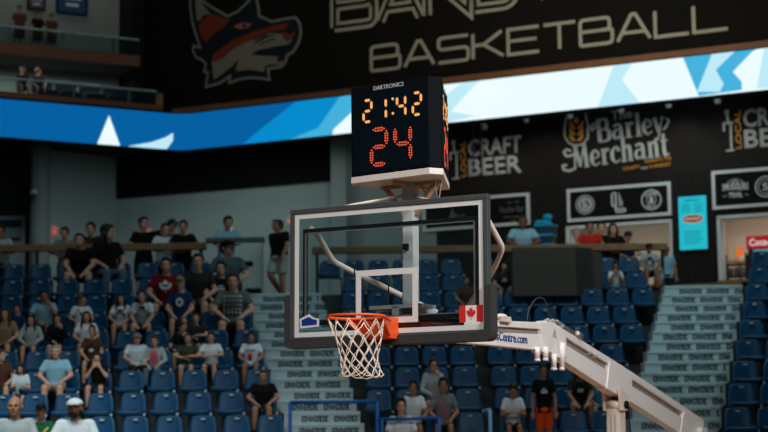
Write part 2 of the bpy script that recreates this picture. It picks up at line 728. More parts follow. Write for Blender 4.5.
rib_poly(RL, [(97, 150), (109, 115), (120, 152)], 4, .004)
rib_poly(RL, [(127, 149), (152, 142), (166, 137), (174, 132), (174, 139), (167, 149), (160, 156), (130, 156)], 3, .004)
rib_poly(RB, [(243, 160), (262, 128), (296, 90), (440, 70), (440, 150)], 1, .004)
rib_poly(RB, [(290, 160), (318, 128), (340, 90), (440, 70), (440, 150)], 2, .006)
rib_poly(RB, [(333, 150), (333, 130), (352, 112), (352, 150)], 4, .008)
rib_poly(RB, [(436, 140), (436, 70), (860, 0), (860, 110)], 4, .008)
rib_poly(RB, [(440, 125), (440, 100), (463, 82), (480, 79), (463, 98)], 3, .012)
rib_poly(RB, [(440, 115), (452, 112), (476, 116), (440, 126)], 3, .014)
rib_poly(RB, [(598, 110), (614, 60), (632, 57), (622, 80), (640, 106)], 3, .012)
rib_poly(RB, [(683, 54), (699, 96), (742, 90), (742, 82), (733, 72), (752, 52), (757, 43), (720, 48)], 2, .012)
rib_poly(RB, [(697, 92), (712, 52), (735, 49), (716, 70), (724, 84), (720, 92)], 3, .015)
rib_poly(RB, [(757, 88), (764, 40), (790, 40), (780, 88)], 3, .015)
scr.build('screen', [E_BLUE, E_CYAN, E_SKY, E_PALE, E_WHITE], rib)
body.build('casing', BLACK, rib)

# soffit of the upper deck, starting behind the ribbon screen
ceil_poly = [(p.x, p.y) for p in path]
off_ = [((a - b).normalized()) for a, b in zip(path[1:], path[:-1])]
front_ = []
for i, p in enumerate(path):
    d_ = off_[min(i, len(off_) - 1)]
    front_.append((p.x - d_.y * .3, p.y + d_.x * .3))
Z_SOF = rz1 - .06
mb = MB(); mb.xy(front_ + [(16, 44), (14, 56), (-22, 58), (-24, 42)], Z_SOF, Z_SOF + .03)
struct(mb.build('ceiling', mat('soffit_black', (30, 32, 32), 0.9)))
# lamps under the soffit that light the concourse walls; the widest is an added fill for the facade
for (px_, y_, pw, sx_) in ((85, 44.6, 40, 2.0), (215, 45.2, 46, 3.5), (370, 43.0, 9, 3.0), (600, 40.6, 60, 6.0)):
    p_ = at(px_, 150, y_)
    l_ = area('concourse_lamp_light', (p_.x, p_.y, Z_SOF - .08), (p_.x, p_.y + (1.2 if px_ < 500 else 2.0), Z_SOF - 4), sx_, .6, pw, (0.80, 1.0, 1.0), 150)

# wooden ledge that runs above the right wing of the screen
mb = MB()
ue = RB.uv(150, 110)[0]
ledge_z = rz1 + 0.035
a_, b_ = RB.world(RB.uv(172, 110)[0], 0, 0), RB.world(uR, 0, 0)
mb.hexa([RB.world(RB.uv(172, 110)[0], 0.02, ledge_z), RB.world(uR, 0.02, ledge_z), RB.world(uR, 0.9, ledge_z), RB.world(RB.uv(172, 110)[0], 0.9, ledge_z)],
        [RB.world(RB.uv(172, 110)[0], 0.02, ledge_z + 0.13), RB.world(uR, 0.02, ledge_z + 0.13), RB.world(uR, 0.9, ledge_z + 0.13), RB.world(RB.uv(172, 110)[0], 0.9, ledge_z + 0.13)])
struct(mb.build('trim_ledge', WOODB))

# ------------------------------------------------------------------ upper banner wall with painted emblem and words
BN = Plane(RB.world(0, 0.9, 0), RB.ang)
bu0, bu1 = BN.uv(139, 60)[0], BN.uv(850, 40)[0]
mb = MB()
mb.hexa([BN.world(bu0, 0.05, rz1), BN.world(bu1, 0.05, rz1), BN.world(bu1, 0.4, rz1), BN.world(bu0, 0.4, rz1)],
        [BN.world(bu0, 0.05, 17), BN.world(bu1, 0.05, 17), BN.world(bu1, 0.4, 17), BN.world(bu0, 0.4, 17)])
struct(mb.build('wall_upper', BLACK))
bz = rz1 + 0.17
ban = empty('banner', BN.world(bu0, 0, bz), BN.ang, 'huge black arena banner with fox head emblem and pale lettering above ribbon screen', 'banner')
mb = MB(); mb.box(0, bu1 - bu0, 0.0, 0.04, 0, 16.5 - bz); mb.build('sheet', BANNER, ban)


def bpt(px, py):
    u, z = BN.uv(px, py)
    return (u - bu0, z - bz)


def fx(pts):
    return [bpt(180 + x / 4.8, y / 4.8) for x, y in pts]


B_GREY = mat('banner_grey', (126, 124, 114), 0.85, spec=0.1)
B_LET = mat('banner_letter', (158, 150, 130), 0.85, spec=0.1)
B_CREAM = mat('banner_cream', (120, 112, 96), 0.85, spec=0.1)
B_NAVY = mat('banner_navy', (24, 32, 36), 0.85, spec=0.1)
B_ORANGE = mat('banner_orange', (118, 50, 28), 0.85, spec=0.1)
B_PINK = mat('banner_pink', (165, 95, 85), 0.85, spec=0.1)
head = [(45, -40), (46, 30), (54, 100), (72, 165), (92, 222), (62, 212), (60, 250), (76, 280), (104, 292), (122, 312), (110, 348), (130, 352), (120, 424), (190, 405), (236, 375), (232, 405),
        (285, 386), (340, 378), (400, 382), (436, 390), (428, 335), (490, 326), (512, 300), (518, 270), (548, 252), (575, 205), (586, 155), (580, 110), (558, 78), (500, 86), (445, 99), (386, 74), (380, 30), (368, -40),
        (330, 0), (275, 52), (230, 72), (165, 36), (110, 0), (80, -40)]
hp = fx(head)
fox = MB()
fox.cur = 0; fox.xz(hp, -0.012, 0)
fox.cur = 1; fox.xz(offset_poly(hp, -0.055), -0.018, 0)
fox.cur = 2
fox.xz(fx([(76, 0), (82, 100), (98, 98), (112, 74), (148, 68), (112, 24), (92, -10)]), -0.024, 0)
fox.cur = 3
fox.xz(fx([(90, 122), (114, 92), (150, 68), (185, 76), (242, 96), (205, 135), (160, 165), (126, 205), (100, 165)]), -0.024, 0)
fox.xz(fx([(150, 305), (164, 262), (250, 196), (350, 155), (450, 125), (524, 108), (508, 140), (440, 150), (350, 186), (255, 228), (195, 285)]), -0.024, 0)
fox.xz(fx([(484, 150), (520, 196), (548, 176), (556, 150), (530, 168), (512, 158)]), -0.024, 0)
fox.cur = 2
fox.xz(fx([(155, 300), (200, 286), (262, 230), (355, 188), (445, 158), (486, 164), (515, 200), (545, 186), (520, 215), (460, 223), (380, 240), (338, 262), (400, 268), (472, 272), (466, 300), (500, 290), (488, 312),
           (432, 310), (412, 316), (404, 346), (335, 335), (268, 342), (284, 282), (250, 322), (165, 384), (160, 340)]), -0.024, 0)
fox.cur = 4
fox.xz(fx([(258, 128), (300, 110), (348, 116), (322, 136), (285, 140)]), -0.028, 0)
fox.cur = 1
fox.xz(fx([(300, 118), (326, 118), (316, 134), (302, 132)]), -0.032, 0)
fox.xz(fx([(345, 262), (400, 238), (462, 222), (450, 272), (400, 268)]), -0.03, 0)
for a, b, c_ in (((360, 210), (410, 182), (455, 168)), ((385, 215), (430, 195), (460, 186)), ((355, 195), (385, 185), (425, 172))):
    stroke(fox, fx([a, b, c_]), 0.035, -0.03, 0)
fox.build('fox_emblem', [B_GREY, B_NAVY, B_CREAM, B_ORANGE, B_PINK], ban)

GL = {
    'A': [[(0, 0), (.44, 1), (.56, 1), (1, 0)], [(.17, .30), (.83, .30)]],
    'B': [[(0, 0), (0, 1), (.92, 1), (.92, .53), (0, .53)], [(.9, .53), (1, .53), (1, 0), (0, 0)]],
    'S': [[(1, 1), (0, 1), (0, .53), (1, .53), (1, 0), (0, 0)]],
    'K': [[(0, 0), (0, 1)], [(.95, 1), (.35, .53), (1, 0)], [(0, .53), (.35, .53)]],
    'E': [[(1, 1), (0, 1), (0, 0), (1, 0)], [(0, .53), (.92, .53)]],
    'T': [[(0, 1), (1, 1)], [(.5, 1), (.5, 0)]],
    'L': [[(0, 1), (0, 0), (1, 0)]],
    'N': [[(0, 0), (0, 1), (1, 0), (1, 1)]],
    'D': [[(0, 0), (0, 1), (.8, 1), (1, .75), (1, .25), (.8, 0), (0, 0)]],
    'I': [[(.5, 0), (.5, 1)]],
}


def word(name, m, s, x0, x1, z, h, t, y0, y1, gap=0.18, slots=None):
    n = len(s)
    wl = (x1 - x0) / (n + gap * (n - 1))
    for i, ch in enumerate(s):
        mb = MB()
        ox = x0 + i * wl * (1 + gap)
        for st in GL[ch]:
            pts = [(ox + a * wl, z + b * h) for a, b in st]
            if ch in 'BSD':
                pts = fillet(pts, 0.18 * h)
            stroke(mb, pts, t, y0, y1)
        mb.build(name, m, ban)


(xa, za), (xb, zb2) = bpt(371.5, 69), bpt(728, 31)
zt = (bpt(371.5, 46)[1] + bpt(692, 8)[1]) / 2
zbm = (za + zb2) / 2
word('banner_letter', B_LET, 'BASKETBALL', xa, xb, zbm, zt - zbm, 0.075, -0.012, 0, 0.16)
(xa, za), xb = bpt(335, 27.5), bpt(672, 0)[0]
word('banner_letter', B_LET, 'BANDITS', xa, xb, za, 0.95, 0.235, -0.010, 0, 0.17)
word('letter_inline', BANNER, 'BANDITS', xa, xb, za, 0.95, 0.08, -0.016, 0, 0.17)

# ------------------------------------------------------------------ upper suites at the left corner
SU = Plane(RL.world(0, 0.05, 0), RL.ang)
su1 = SU.uv(163, 100)[0]
su0 = SU.uv(-70, 90)[0]
suA = SU.uv(140, 60)[0]
zA = (SU.uv(0, 97)[1] + SU.uv(150, 109)[1]) / 2          # bottom of lower band
zA1 = (SU.uv(0, 92)[1] + SU.uv(150, 103)[1]) / 2
zAr = (SU.uv(0, 75)[1] + SU.uv(150, 92)[1]) / 2
zB = (SU.uv(0, 52)[1] + SU.uv(138, 67)[1]) / 2
zB1 = (SU.uv(0, 41)[1] + SU.uv(138, 56)[1]) / 2
zBr = (SU.uv(0, 24)[1] + SU.uv(138, 40)[1]) / 2


def sbox(mb, ua, ub, ya, yb, z0, z1):
    mb.hexa([SU.world(ua, ya, z0), SU.world(ub, ya, z0), SU.world(ub, yb, z0), SU.world(ua, yb, z0)],
            [SU.world(ua, ya, z1), SU.world(ub, ya, z1), SU.world(ub, yb, z1), SU.world(ua, yb, z1)])


for nm, z0, z1, ue in (('trim_lower', max(zA, rz1 + 0.04), zA1, su1), ('trim_upper', zB, zB1, suA)):
    mb = MB(); sbox(mb, su0, ue, 0, 0.15, z0, z1); struct(mb.build(nm, WOODB))
mb = MB(); sbox(mb, su0, su1, 0.16, 1.5, zA1 - 0.25, zA1 - 0.1); struct(mb.build('floor_suite', WALLD))
mb = MB(); sbox(mb, su0, suA, 0.16, 1.5, zB + 0.02, zB1 - 0.06); struct(mb.build('floor_suite_top', WALLD))
mb = MB(); sbox(mb, su0, suA + 0.6, 1.5, 1.7, zA1 - 0.25, 17); struct(mb.build('wall_suite', mat('suite_wall', (120, 124, 120), 0.9, var=0.1, scale=2)))
mb = MB(); sbox(mb, suA + 0.02, suA + 0.3, 0.5, 1.5, zA1, 17); struct(mb.build('wall_suite_end', BLACK))
mb = MB(); sbox(mb, su1 - 0.12, su1, 0.0, 0.16, zA1, zA1 + 0.28); struct(mb.build('post_suite', WOOD))


for zt_, pw_ in ((zB - .1, 34), (zB1 + 2.6, 10)):  # added fill lights without fittings, to brighten the two suite tiers
    p_ = SU.world((su0 + suA) / 2, 0.8, zt_)
    l_ = area('suite_fill_light', p_, p_ + V((0, 0, -2)), 4.0, .5, pw_, (0.95, 1.0, 0.95), 170)
    l_.rotation_euler = (0, 0, SU.ang)


def railing(za, zr, ue, label):
    o = SU.world(su0, 0.07, za)
    r = empty('glass_railing', o, SU.ang, label, 'railing', 'glass railings of the suites')
    L = ue - su0
    mb = MB(); mb.box(0, L, 0, 0.012, 0.0, zr - za - 0.02); mb.build('glass_panel', RAILGLASS, r)
    mb = MB(); mb.box(0, L, -0.025, 0.04, zr - za - 0.02, zr - za + 0.025); mb.build('handrail', mat('rail_cap', (160, 190, 192), 0.3, 0.4), r)
    for i in range(4):
        mb = MB(); mb.box(L * (i + .5) / 4 - 0.02, L * (i + .5) / 4 + 0.02, 0.012, 0.05, 0, zr - za - 0.02); mb.build('post', STEEL, r)


railing(zA1, zAr, su1 - 0.14, 'glass balcony railing of the lower suite just above the blue ribbon screen')
railing(zB1, zBr, suA, 'glass balcony railing of the upper suite above the other railing')
# screens and pictures on the suite wall
TVFRAME = mat('tv_frame', (10, 10, 12), 0.3)
for (xa, ya, xb, yb, lab, e) in ((28, -8, 46, 11, 'small framed picture on the upper suite wall beside the larger screen', (70, 66, 64)),
                                 (57, -14, 88, 16, 'wall screen with dark blue picture on the upper suite wall', (24, 60, 92))):
    ua, zt_ = SU.uv(xa, ya, 1.4)
    ub, zb_ = SU.uv(xb, yb, 1.4)
    r = empty('wall_screen' if xa > 40 else 'wall_picture', SU.world(ua, 1.48, zb_), SU.ang, lab, 'screen' if xa > 40 else 'picture')
    L, H = ub - ua, zt_ - zb_
    mb = MB(); mb.box(0, L, -0.06, 0, 0, H); mb.build('frame', TVFRAME, r)
    mb = MB(); mb.cur = 0; mb.box(0.05, L - 0.05, -0.066, -0.05, 0.05, H - 0.05)
    mb.cur = 1; mb.box(L * .3, L * .7, -0.069, -0.05, H * .3, H * .42); mb.box(L * .2, L * .8, -0.069, -0.05, H * .55, H * .6)
    mb.build('picture', [emat('tv_%d' % xa, e, 0.22), emat('tv_line_%d' % xa, (170, 190, 200), 0.18)], r)
# dark blue lounge seats behind the lower railing
for i, px in enumerate((44, 68, 92, 115)):
    p = SU.hit(px, 92, 0.6)
    r = empty('suite_seat', (p.x, p.y, zA1 - 0.1), SU.ang, 'dark suite seat behind the lower glass railing, %s from its inner end' % ['fourth', 'third', 'second', 'first'][i], 'seat', 'suite seats')
    mb = MB(); mb.box(-0.26, 0.26, 0.12, 0.2, 0.3, 0.62); mb.build('backrest', mat('suite_blue', (16, 26, 44), 0.7), r, bevel=0.03)
    mb = MB(); mb.box(-0.26, 0.26, -0.3, 0.12, 0.0, 0.32); mb.build('seat', mat('suite_blue', (16, 26, 44), 0.7), r, bevel=0.03)

# ------------------------------------------------------------------ concourse rail
RY = rowY(8) + 0.62


def wood_rail(xa, xb, label, ztop):
    r = empty('handrail', ((xa + xb) / 2, RY, ZC), 0, label, 'railing', 'wooden concourse rails')
    h = (xb - xa) / 2
    mb = MB(); mb.box(-h, h, -0.06, 0.10, ztop - ZC - 0.14, ztop - ZC); mb.build('top_plank', WOOD, r, bevel=0.01)
    n = max(2, int((xb - xa) / 1.6))
    for i in range(n + 1):
        x = -h + 0.1 + (2 * h - 0.2) * i / n
        mb = MB(); mb.box(x - 0.03, x + 0.03, 0.0, 0.06, 0, ztop - ZC - 0.14); mb.build('post', SEAT_DARK, r)
    return r


ztL = at(100, 244, RY).z
ztR = at(620, 243, RY).z
wood_rail(at(-50, 245, RY).x, at(206, 245, RY).x, 'long wooden concourse handrail above the left seating block', ztL)
wood_rail(at(312, 247, RY).x, at(667, 243, RY).x, 'wooden concourse handrail above the middle seating block seen through the glass board', at(480, 246, RY).z * .5 + ztR * .5)
# pale parapet box at the head of the left stairs
pa, pb = at(206, 246, RY - 0.2), at(263, 246, RY - 0.2)
mb = MB()
mb.box(at(236, 246, RY).x, pb.x, RY - 0.3, RY - 0.05, ZC - 0.3, ztL - 0.02)
par = struct(mb.build('wall_parapet', mat('parapet_paint', (205, 214, 212), 0.85)))
mb = MB(); mb.box(pa.x, pb.x + 0.03, RY - 0.33, RY - 0.02, ztL - 0.02, ztL + 0.06); mb.build('trim_cap', mat('parapet_cap', (88, 96, 96), 0.6), par)
mb = MB(); mb.box(at(244, 260, RY).x, at(254, 260, RY).x, RY - 0.32, RY - 0.29, at(250, 268, RY).z, at(250, 263, RY).z); mb.build('plate', BLACK, par)
mb = MB(); mb.box(at(246, 260, RY).x, at(262, 260, RY).x, RY - 0.32, RY - 0.29, at(250, 295, RY).z, at(250, 290, RY).z); mb.build('plate', BLACK, par)
# ------------------------------------------------------------------ concession signs on the black facade
def fac_root(name, px, py, label, cat, off=-0.03, group=None):
    u, z = FAC.uv(px, py, off)
    r = empty(name, FAC.world(u, off, z), FAC.ang, label, cat, group)
    return r, (lambda x, y: (FAC.uv(x, y, off)[0] - u, FAC.uv(x, y, off)[1] - z))


def craft_sign(px, py, label):
    """tap emblem, upright LOCAL, CRAFT over BEER; px,py is the left bottom of the writing"""
    r, f = fac_root('wall_sign', px, py, label, 'sign', group='craft beer signs')
    s = 1.0
    mb = MB()   # tap handle outline
    stroke(mb, [(0.0, -0.02), (0.2, -0.02)], 0.04, -0.015, 0)
    stroke(mb, [(0.13, -0.02), (0.13, 0.58)], 0.045, -0.015, 0)
    stroke(mb, [(-0.05, 0.62), (0.19, 0.62)], 0.045, -0.015, 0)
    stroke(mb, [(-0.03, 0.62), (-0.03, 0.44)], 0.045, -0.015, 0)
    stroke(mb, [(0.08, 0.62), (0.05, 0.86)], 0.05, -0.015, 0)
    mb.xz(circle_pts(0.05, 0.88, 0.055, 12), -0.015, 0)
    mb.build('tap_emblem', SIGN_GREY, r)
    text('lettering', 'LOCAL', 0.37, 0, 0.0, 0.90, 0.14, SIGN_GOLD, r, 0.015, 0.02, rot=(0, -pi / 2, 0))
    text('lettering', 'CRAFT', 0.43, 0, 0.48, 1.38, 0.43, SIGN_GREY, r, 0.015, 0.025)
    text('lettering', 'BEER', 0.43, 0, 0.0, 1.38, 0.43, SIGN_GREY, r, 0.015, 0.025)


craft_sign(452, 178, 'craft beer wall sign in grey and gold lettering beside the shot clock')
craft_sign(726, 150, 'craft beer wall sign in grey and gold lettering at the top right corner')
for px in (474, 482):      # pair of cords hanging in front of the first sign
    p = FAC.hit(px, 170, -0.25)
    mb = MB(); mb.cyl((0, 0, 0), (0, 0, 1.7), 0.02, 6)
    r = mb.build('hanging_cord', BLACK)
    r.location = p
    tag(r, '%s of the two dark cords hanging before the craft beer sign by the shot clock' % ('left' if px == 474 else 'right'), 'cord', 'hanging cords')
    r.data.materials[0] = mat('cord_grey', (70, 80, 84), 0.6)

# the large merchant sign
r, f = fac_root('wall_sign', 562, 172, 'big grey merchant lettering with barley glass emblem on the black facade', 'sign')
x1, z1 = f(666, 160)
u_of = lambda px: f(px, 150)[0]
SG = SIGN_GREY
sc = x1 / 104.0             # metres for one picture pixel on this wall
y_ = -0.004


def tilted(name, body, px, py, wpx, hpx, m, bold, arcdeg=3.0):
    x, z = f(px, py)
    text(name, body, x, y_, z, wpx * sc, hpx * sc, m, r, 0.015, bold, rot=(0, -radians(arcdeg), 0))


tilted('lettering', 'The', 611.5, 121, 21, 9.5, SG, 0.012)
SERIF = {
    'B': (.95, [([(.2, 0), (.2, 1)], .22), ([(.2, .97), (.5, .97), (.68, .88), (.68, .64), (.5, .53), (.2, .53)], [.07, .1, .2, .2, .1, .07]), ([(.2, .53), (.55, .53), (.77, .42), (.77, .14), (.55, .03), (.2, .03)], [.07, .1, .22, .22, .1, .07])]),
    'a': (.78, [([(.5, .42), (.2, .40), (.1, .22), (.2, .06), (.5, .16)], [.06, .12, .2, .12, .06]), ([(.54, 0), (.54, .5), (.4, .65), (.12, .58)], [.2, .2, .12, .12]), ([(.5, .04), (.74, .04)], .08)]),
    'r': (.60, [([(.2, 0), (.2, .66)], .2), ([(.22, .42), (.36, .60), (.52, .58)], [.07, .12, .2]), ([(0.04, .035), (.40, .035)], .07), ([(.04, .63), (.2, .63)], .07)]),
    'l': (.42, [([(.2, 0), (.2, 1)], .2), ([(.02, .035), (.40, .035)], .07), ([(.04, .97), (.2, .97)], .07)]),
    'e': (.66, [([(.1, .34), (.5, .36), (.5, .54), (.3, .65), (.12, .46), (.12, .2), (.3, .03), (.58, .14)], [.06, .07, .14, .08, .2, .2, .08, .06])]),
    'y': (.66, [([(.1, .66), (.32, .04)], .2), ([(.58, .66), (.32, .0), (.2, -.24), (.02, -.22)], [.07, .08, .1, .18]), ([(0, .63), (.24, .63)], .07), ([(.46, .63), (.68, .63)], .07)]),
    'M': (1.12, [([(.16, 0), (.22, 1)], .1), ([(.22, 1), (.5, .08)], .2), ([(.5, .06), (.8, 1)], .08), ([(.8, 1), (.9, 0)], .22), ([(.74, .035), (1.06, .035)], .07)]),
    'c': (.62, [([(.52, .48), (.46, .62), (.3, .65), (.12, .46), (.12, .2), (.3, .03), (.58, .14)], [.2, .12, .08, .2, .2, .08, .06])]),
    'h': (.82, [([(.2, 0), (.2, 1)], .2), ([(.22, .44), (.38, .62), (.56, .56), (.58, 0)], [.07, .1, .2, .2]), ([(.04, .97), (.2, .97)], .07), ([(.02, .035), (.36, .035)], .07), ([(.44, .035), (.76, .035)], .07)]),
    'n': (.82, [([(.2, 0), (.2, .66)], .2), ([(.22, .44), (.38, .62), (.56, .56), (.58, 0)], [.07, .1, .2, .2]), ([(.04, .63), (.2, .63)], .07), ([(.02, .035), (.36, .035)], .07), ([(.44, .035), (.76, .035)], .07)]),
    't': (.52, [([(.22, .92), (.22, .14), (.34, .03), (.5, .1)], [.16, .2, .12, .07]), ([(.02, .63), (.46, .63)], .08)]),
}


def serif_word(s, px, py, wpx, hpx, deg):
    x, z = f(px, py)
    tot = sum(SERIF[c][0] for c in s)
    k, h = wpx * sc / tot, hpx * sc
    ca, sa = cos(radians(deg)), sin(radians(deg))
    mb = MB()
    ox = 0.0
    for c in s:
        for pts, wd in SERIF[c][1]:
            q = [((ox + a) * k, b * h) for a, b in pts]
            q = [(x + a * ca - b * sa, z + a * sa + b * ca) for a, b in q]
            ww = wd if isinstance(wd, (int, float)) else None
            if len(pts) > 2:
                # smooth the curve through its points
                P_, W_ = [], []
                wl = [wd] * len(pts) if ww else wd
                for i in range(len(q) - 1):
                    a0, a1, a2, a3 = V(q[max(i - 1, 0)]), V(q[i]), V(q[i + 1]), V(q[min(i + 2, len(q) - 1)])
                    for m_ in range(4):
                        u = m_ / 4
                        P_.append(tuple(.5 * (2 * a1 + (a2 - a0) * u + (2 * a0 - 5 * a1 + 4 * a2 - a3) * u * u + (3 * a1 - a0 - 3 * a2 + a3) * u ** 3)))
                        W_.append((wl[i] * (1 - u) + wl[i + 1] * u) * k * 1.05)
                P_.append(q[-1]); W_.append(wl[-1] * k)
                stroke(mb, P_, W_, -.02, 0)
            else:
                stroke(mb, q, [wd * k] * len(q), -.02, 0)
        ox += SERIF[c][0]
    mb.build('lettering', SG, r)


serif_word('Barley', 597, 143, 68, 23, 4.0)
serif_word('Merchant', 573, 169.5, 97, 24, 3.5)
mb = MB()
P2 = lambda x, y: f(x, y)
stroke(mb, [P2(576, 168), P2(570, 171), P2(564, 170), P2(563, 166), P2(567, 165)], 2.2 * sc, -0.02, 0)
stroke(mb, [P2(577, 152), P2(571, 156), P2(566, 156), P2(564, 152), P2(567, 149.5), P2(571, 151)], 2.2 * sc, -0.02, 0)
stroke(mb, [P2(597, 126), P2(592, 130), P2(590, 127), P2(594, 124), P2(601, 121)], 2.0 * sc, -0.02, 0)
stroke(mb, [P2(663, 130), P2(666, 127), P2(669, 121), P2(666, 118)], 2.0 * sc, -0.02, 0)
mb.build('swash', SG, r)
mb = MB()
stroke(mb, [P2(567, 116), P2(564.5, 128), P2(565, 137), P2(569, 143), P2(576, 146), P2(583, 144), P2(588, 138), P2(588, 126), P2(585.5, 113)], 1.6 * sc, -0.02, 0)
mb.build('glass_emblem', SG, r)
mb = MB()
for zz in range(3):
    for sgn in (-1, 1):
        cx, cy = 576.5, 138 - zz * 6.2
        mb.xz([P2(cx + sgn * 0.6, cy + 3), P2(cx + sgn * 3.4, cy - 1), P2(cx + sgn * 6.6, cy - 5.5), P2(cx + sgn * 6.8, cy - 0.5), P2(cx + sgn * 4.2, cy + 3)], -0.02, 0)
mb.xz([P2(576.5, 124), P2(574, 121), P2(576.3, 116.5), P2(579, 120)], -0.02, 0)
mb.build('barley_emblem', SIGN_GOLD, r)
tilted('lettering', 'PRESENTS THE', 645, 163.3, 26, 3.2, SIGN_GOLD, 0.02)
tilted('lettering', 'CRAFT', 623, 170.6, 17, 3.2, SIGN_GOLD, 0.02)
tilted('lettering', 'beer', 641.5, 169.6, 7, 3.2, SG, 0.02)
tilted('lettering', 'MARKET', 650, 168.6, 21, 3.4, SIGN_GOLD, 0.02)


# framed brand boards above the stalls
def board(x0, y0, x1, y1, label):
    """x0,y0 left bottom and x1,y1 right top in the picture"""
    r, f = fac_root('sign_board', x0, y0, label, 'sign', group='framed sign boards')
    L, H = f(x1, y1)
    mb = MB(); mb.box(0.03, L - 0.03, -0.05, 0, 0.03, H - 0.03); mb.build('panel', BLACK, r)
    mb = MB()
    t = 0.07
    mb.box(0, L, -0.08, 0.0, 0, t); mb.box(0, L, -0.08, 0, H - t, H); mb.box(0, t, -0.08, 0, t, H - t); mb.box(L - t, L, -0.08, 0, t, H - t)
    mb.build('frame', FRAMEWHITE, r)
    return r, f, L, H


BY = -0.05
SIGN_LITE = mat('sign_letter_pale', (206, 212, 212), 0.6, var=0.05)
r, f, L, H = board(568.5, 222.5, 671, 182, 'framed black board with three round and letter logos over the first stall')
cB, cL, cC = f(586, 205), f(618, 203), f(651.5, 200)
mb = MB(); cx, cz = L * .175, H * .5
ring_poly(mb, cx, cz, 0.165, 0.235, BY - 0.015, BY)
mb.build('round_logo', mat('logo_grey', (138, 142, 142), 0.6), r)
mb = MB(); ring_poly(mb, cx, cz, 0.115, 0.15, BY - 0.015, BY); mb.build('logo_ring', SIGN_LITE, r)
text('lettering', 'B', cx - 0.065, BY, cz - 0.085, 0.13, 0.17, SIGN_LITE, r, 0.015, 0.03)
mb = MB(); cx = L * .49
stroke(mb, fillet([(cx - .13, cz + .20), (cx - .13, cz - .08), (cx - .05, cz - .08), (cx - .05, cz - .16), (cx + .18, cz - .16), (cx + .18, cz - .23), (cx - .04, cz - .23), (cx - .04, cz + .22), (cx - .11, cz + .23)], 0.04), 0.035, BY - 0.015, BY)
for i, (dx, h) in enumerate(((.04, .22), (.075, .14), (.11, .05))):
    stroke(mb, [(cx + dx, cz - .10), (cx + dx, cz + h)], 0.016, BY - 0.012, BY)
mb.build('letter_logo', SIGN_LITE, r)
mb = MB(); cx = L * .815
ring_poly(mb, cx, cz, 0.215, 0.24, BY - 0.015, BY)
mb.build('round_logo', SIGN_LITE, r)
mb = MB(); ring_poly(mb, cx, cz, 0.105, 0.118, BY - 0.015, BY, 24); mb.build('logo_ring', SIGN_LITE, r)
mb = MB()
mb.xz([(cx - .06, cz - .07), (cx + .06, cz - .07), (cx + .035, cz + .0), (cx + .02, cz + .08), (cx - .02, cz + .08), (cx - .035, cz)], BY - 0.015, BY)
mb.build('bell_logo', SIGN_LITE, r)
text('lettering', 'CAMP', cx, BY, cz, 0.25, 0.075, SIGN_LITE, r, 0.015, 0.02, arc=(0.128, True))
text('lettering', 'BEER CO', cx, BY, cz, 0.27, 0.05, SIGN_LITE, r, 0.015, 0.02, arc=(0.195, False))

r, f, L, H = board(713.5, 210, 800, 165, 'framed black board with trail brand lettering over the second stall')
cx, cz = f(736, 190)[0], H * .5
text('lettering', 'SMUGGLERS', cx - .30, BY, cz - .03, 0.60, 0.16, SIGN_LITE, r, 0.015, 0.03)
text('lettering', 'TRAIL', cx - .16, BY, cz - .20, 0.32, 0.12, SIGN_LITE, r, 0.015, 0.03)
mb = MB(); ring_poly(mb, cx, cz - .02, 0.235, 0.25, BY - 0.015, BY, 20, radians(25), radians(155))
stroke(mb, [(cx - .08, cz + .12), (cx - .03, cz + .18), (cx + .03, cz + .18), (cx + .08, cz + .12)], 0.03, BY - 0.015, BY)
stroke(mb, [(cx - .3, cz - .15), (cx - .2, cz - .15)], 0.015, BY - 0.015, BY); stroke(mb, [(cx + .2, cz - .15), (cx + .3, cz - .15)], 0.015, BY - 0.015, BY)
mb.build('arched_logo', SIGN_GREY, r)
mb = MB(); cx = f(766, 186)[0]
ring_poly(mb, cx, cz, 0.215, 0.24, BY - 0.015, BY); mb.build('round_logo', SIGN_LITE, r)
mb = MB(); ring_poly(mb, cx, cz, 0.15, 0.165, BY - 0.015, BY); mb.build('logo_ring', SIGN_LITE, r)
text('lettering', 'S', cx - 0.07, BY, cz - 0.09, 0.14, 0.18, SIGN_LITE, r, 0.015, 0.03)

r, f, L, H = board(424, 232, 530, 193, 'framed black board with faint grey lettering partly behind the glass backboard')
FAINT = mat('faint_letter', (92, 94, 92), 0.7)
cx, cz = f(513, 212)[0], H * .5
text('lettering', 'Vendor Bar', cx - .33, BY, cz - .06, 0.62, 0.15, FAINT, r, 0.015, 0.015)
mb = MB()
for (dx, w_, dz) in ((-.12, .10, .18), (.06, .12, .18), (-.22, .18, -.17), (.0, .22, -.17), (-.04, .12, -.27)):
    mb = MB(); stroke(mb, [(cx + dx, cz + dz), (cx + dx + w_, cz + dz)], 0.025, BY - 0.012, BY); mb.build('faint_rule', FAINT, r)
mb = MB(); cx = f(454, 214)[0]
mb.xz([(cx - .12, cz - .1), (cx + .02, cz - .1), (cx + .12, cz + .02), (cx + .02, cz + .0), (cx - .02, cz + .18), (cx - .06, cz + .02)], BY - 0.012, BY)
stroke(mb, [(cx + .05, cz - .08), (cx + .3, cz - .04)], 0.03, BY - 0.012, BY)
mb.build('bird_logo', FAINT, r)

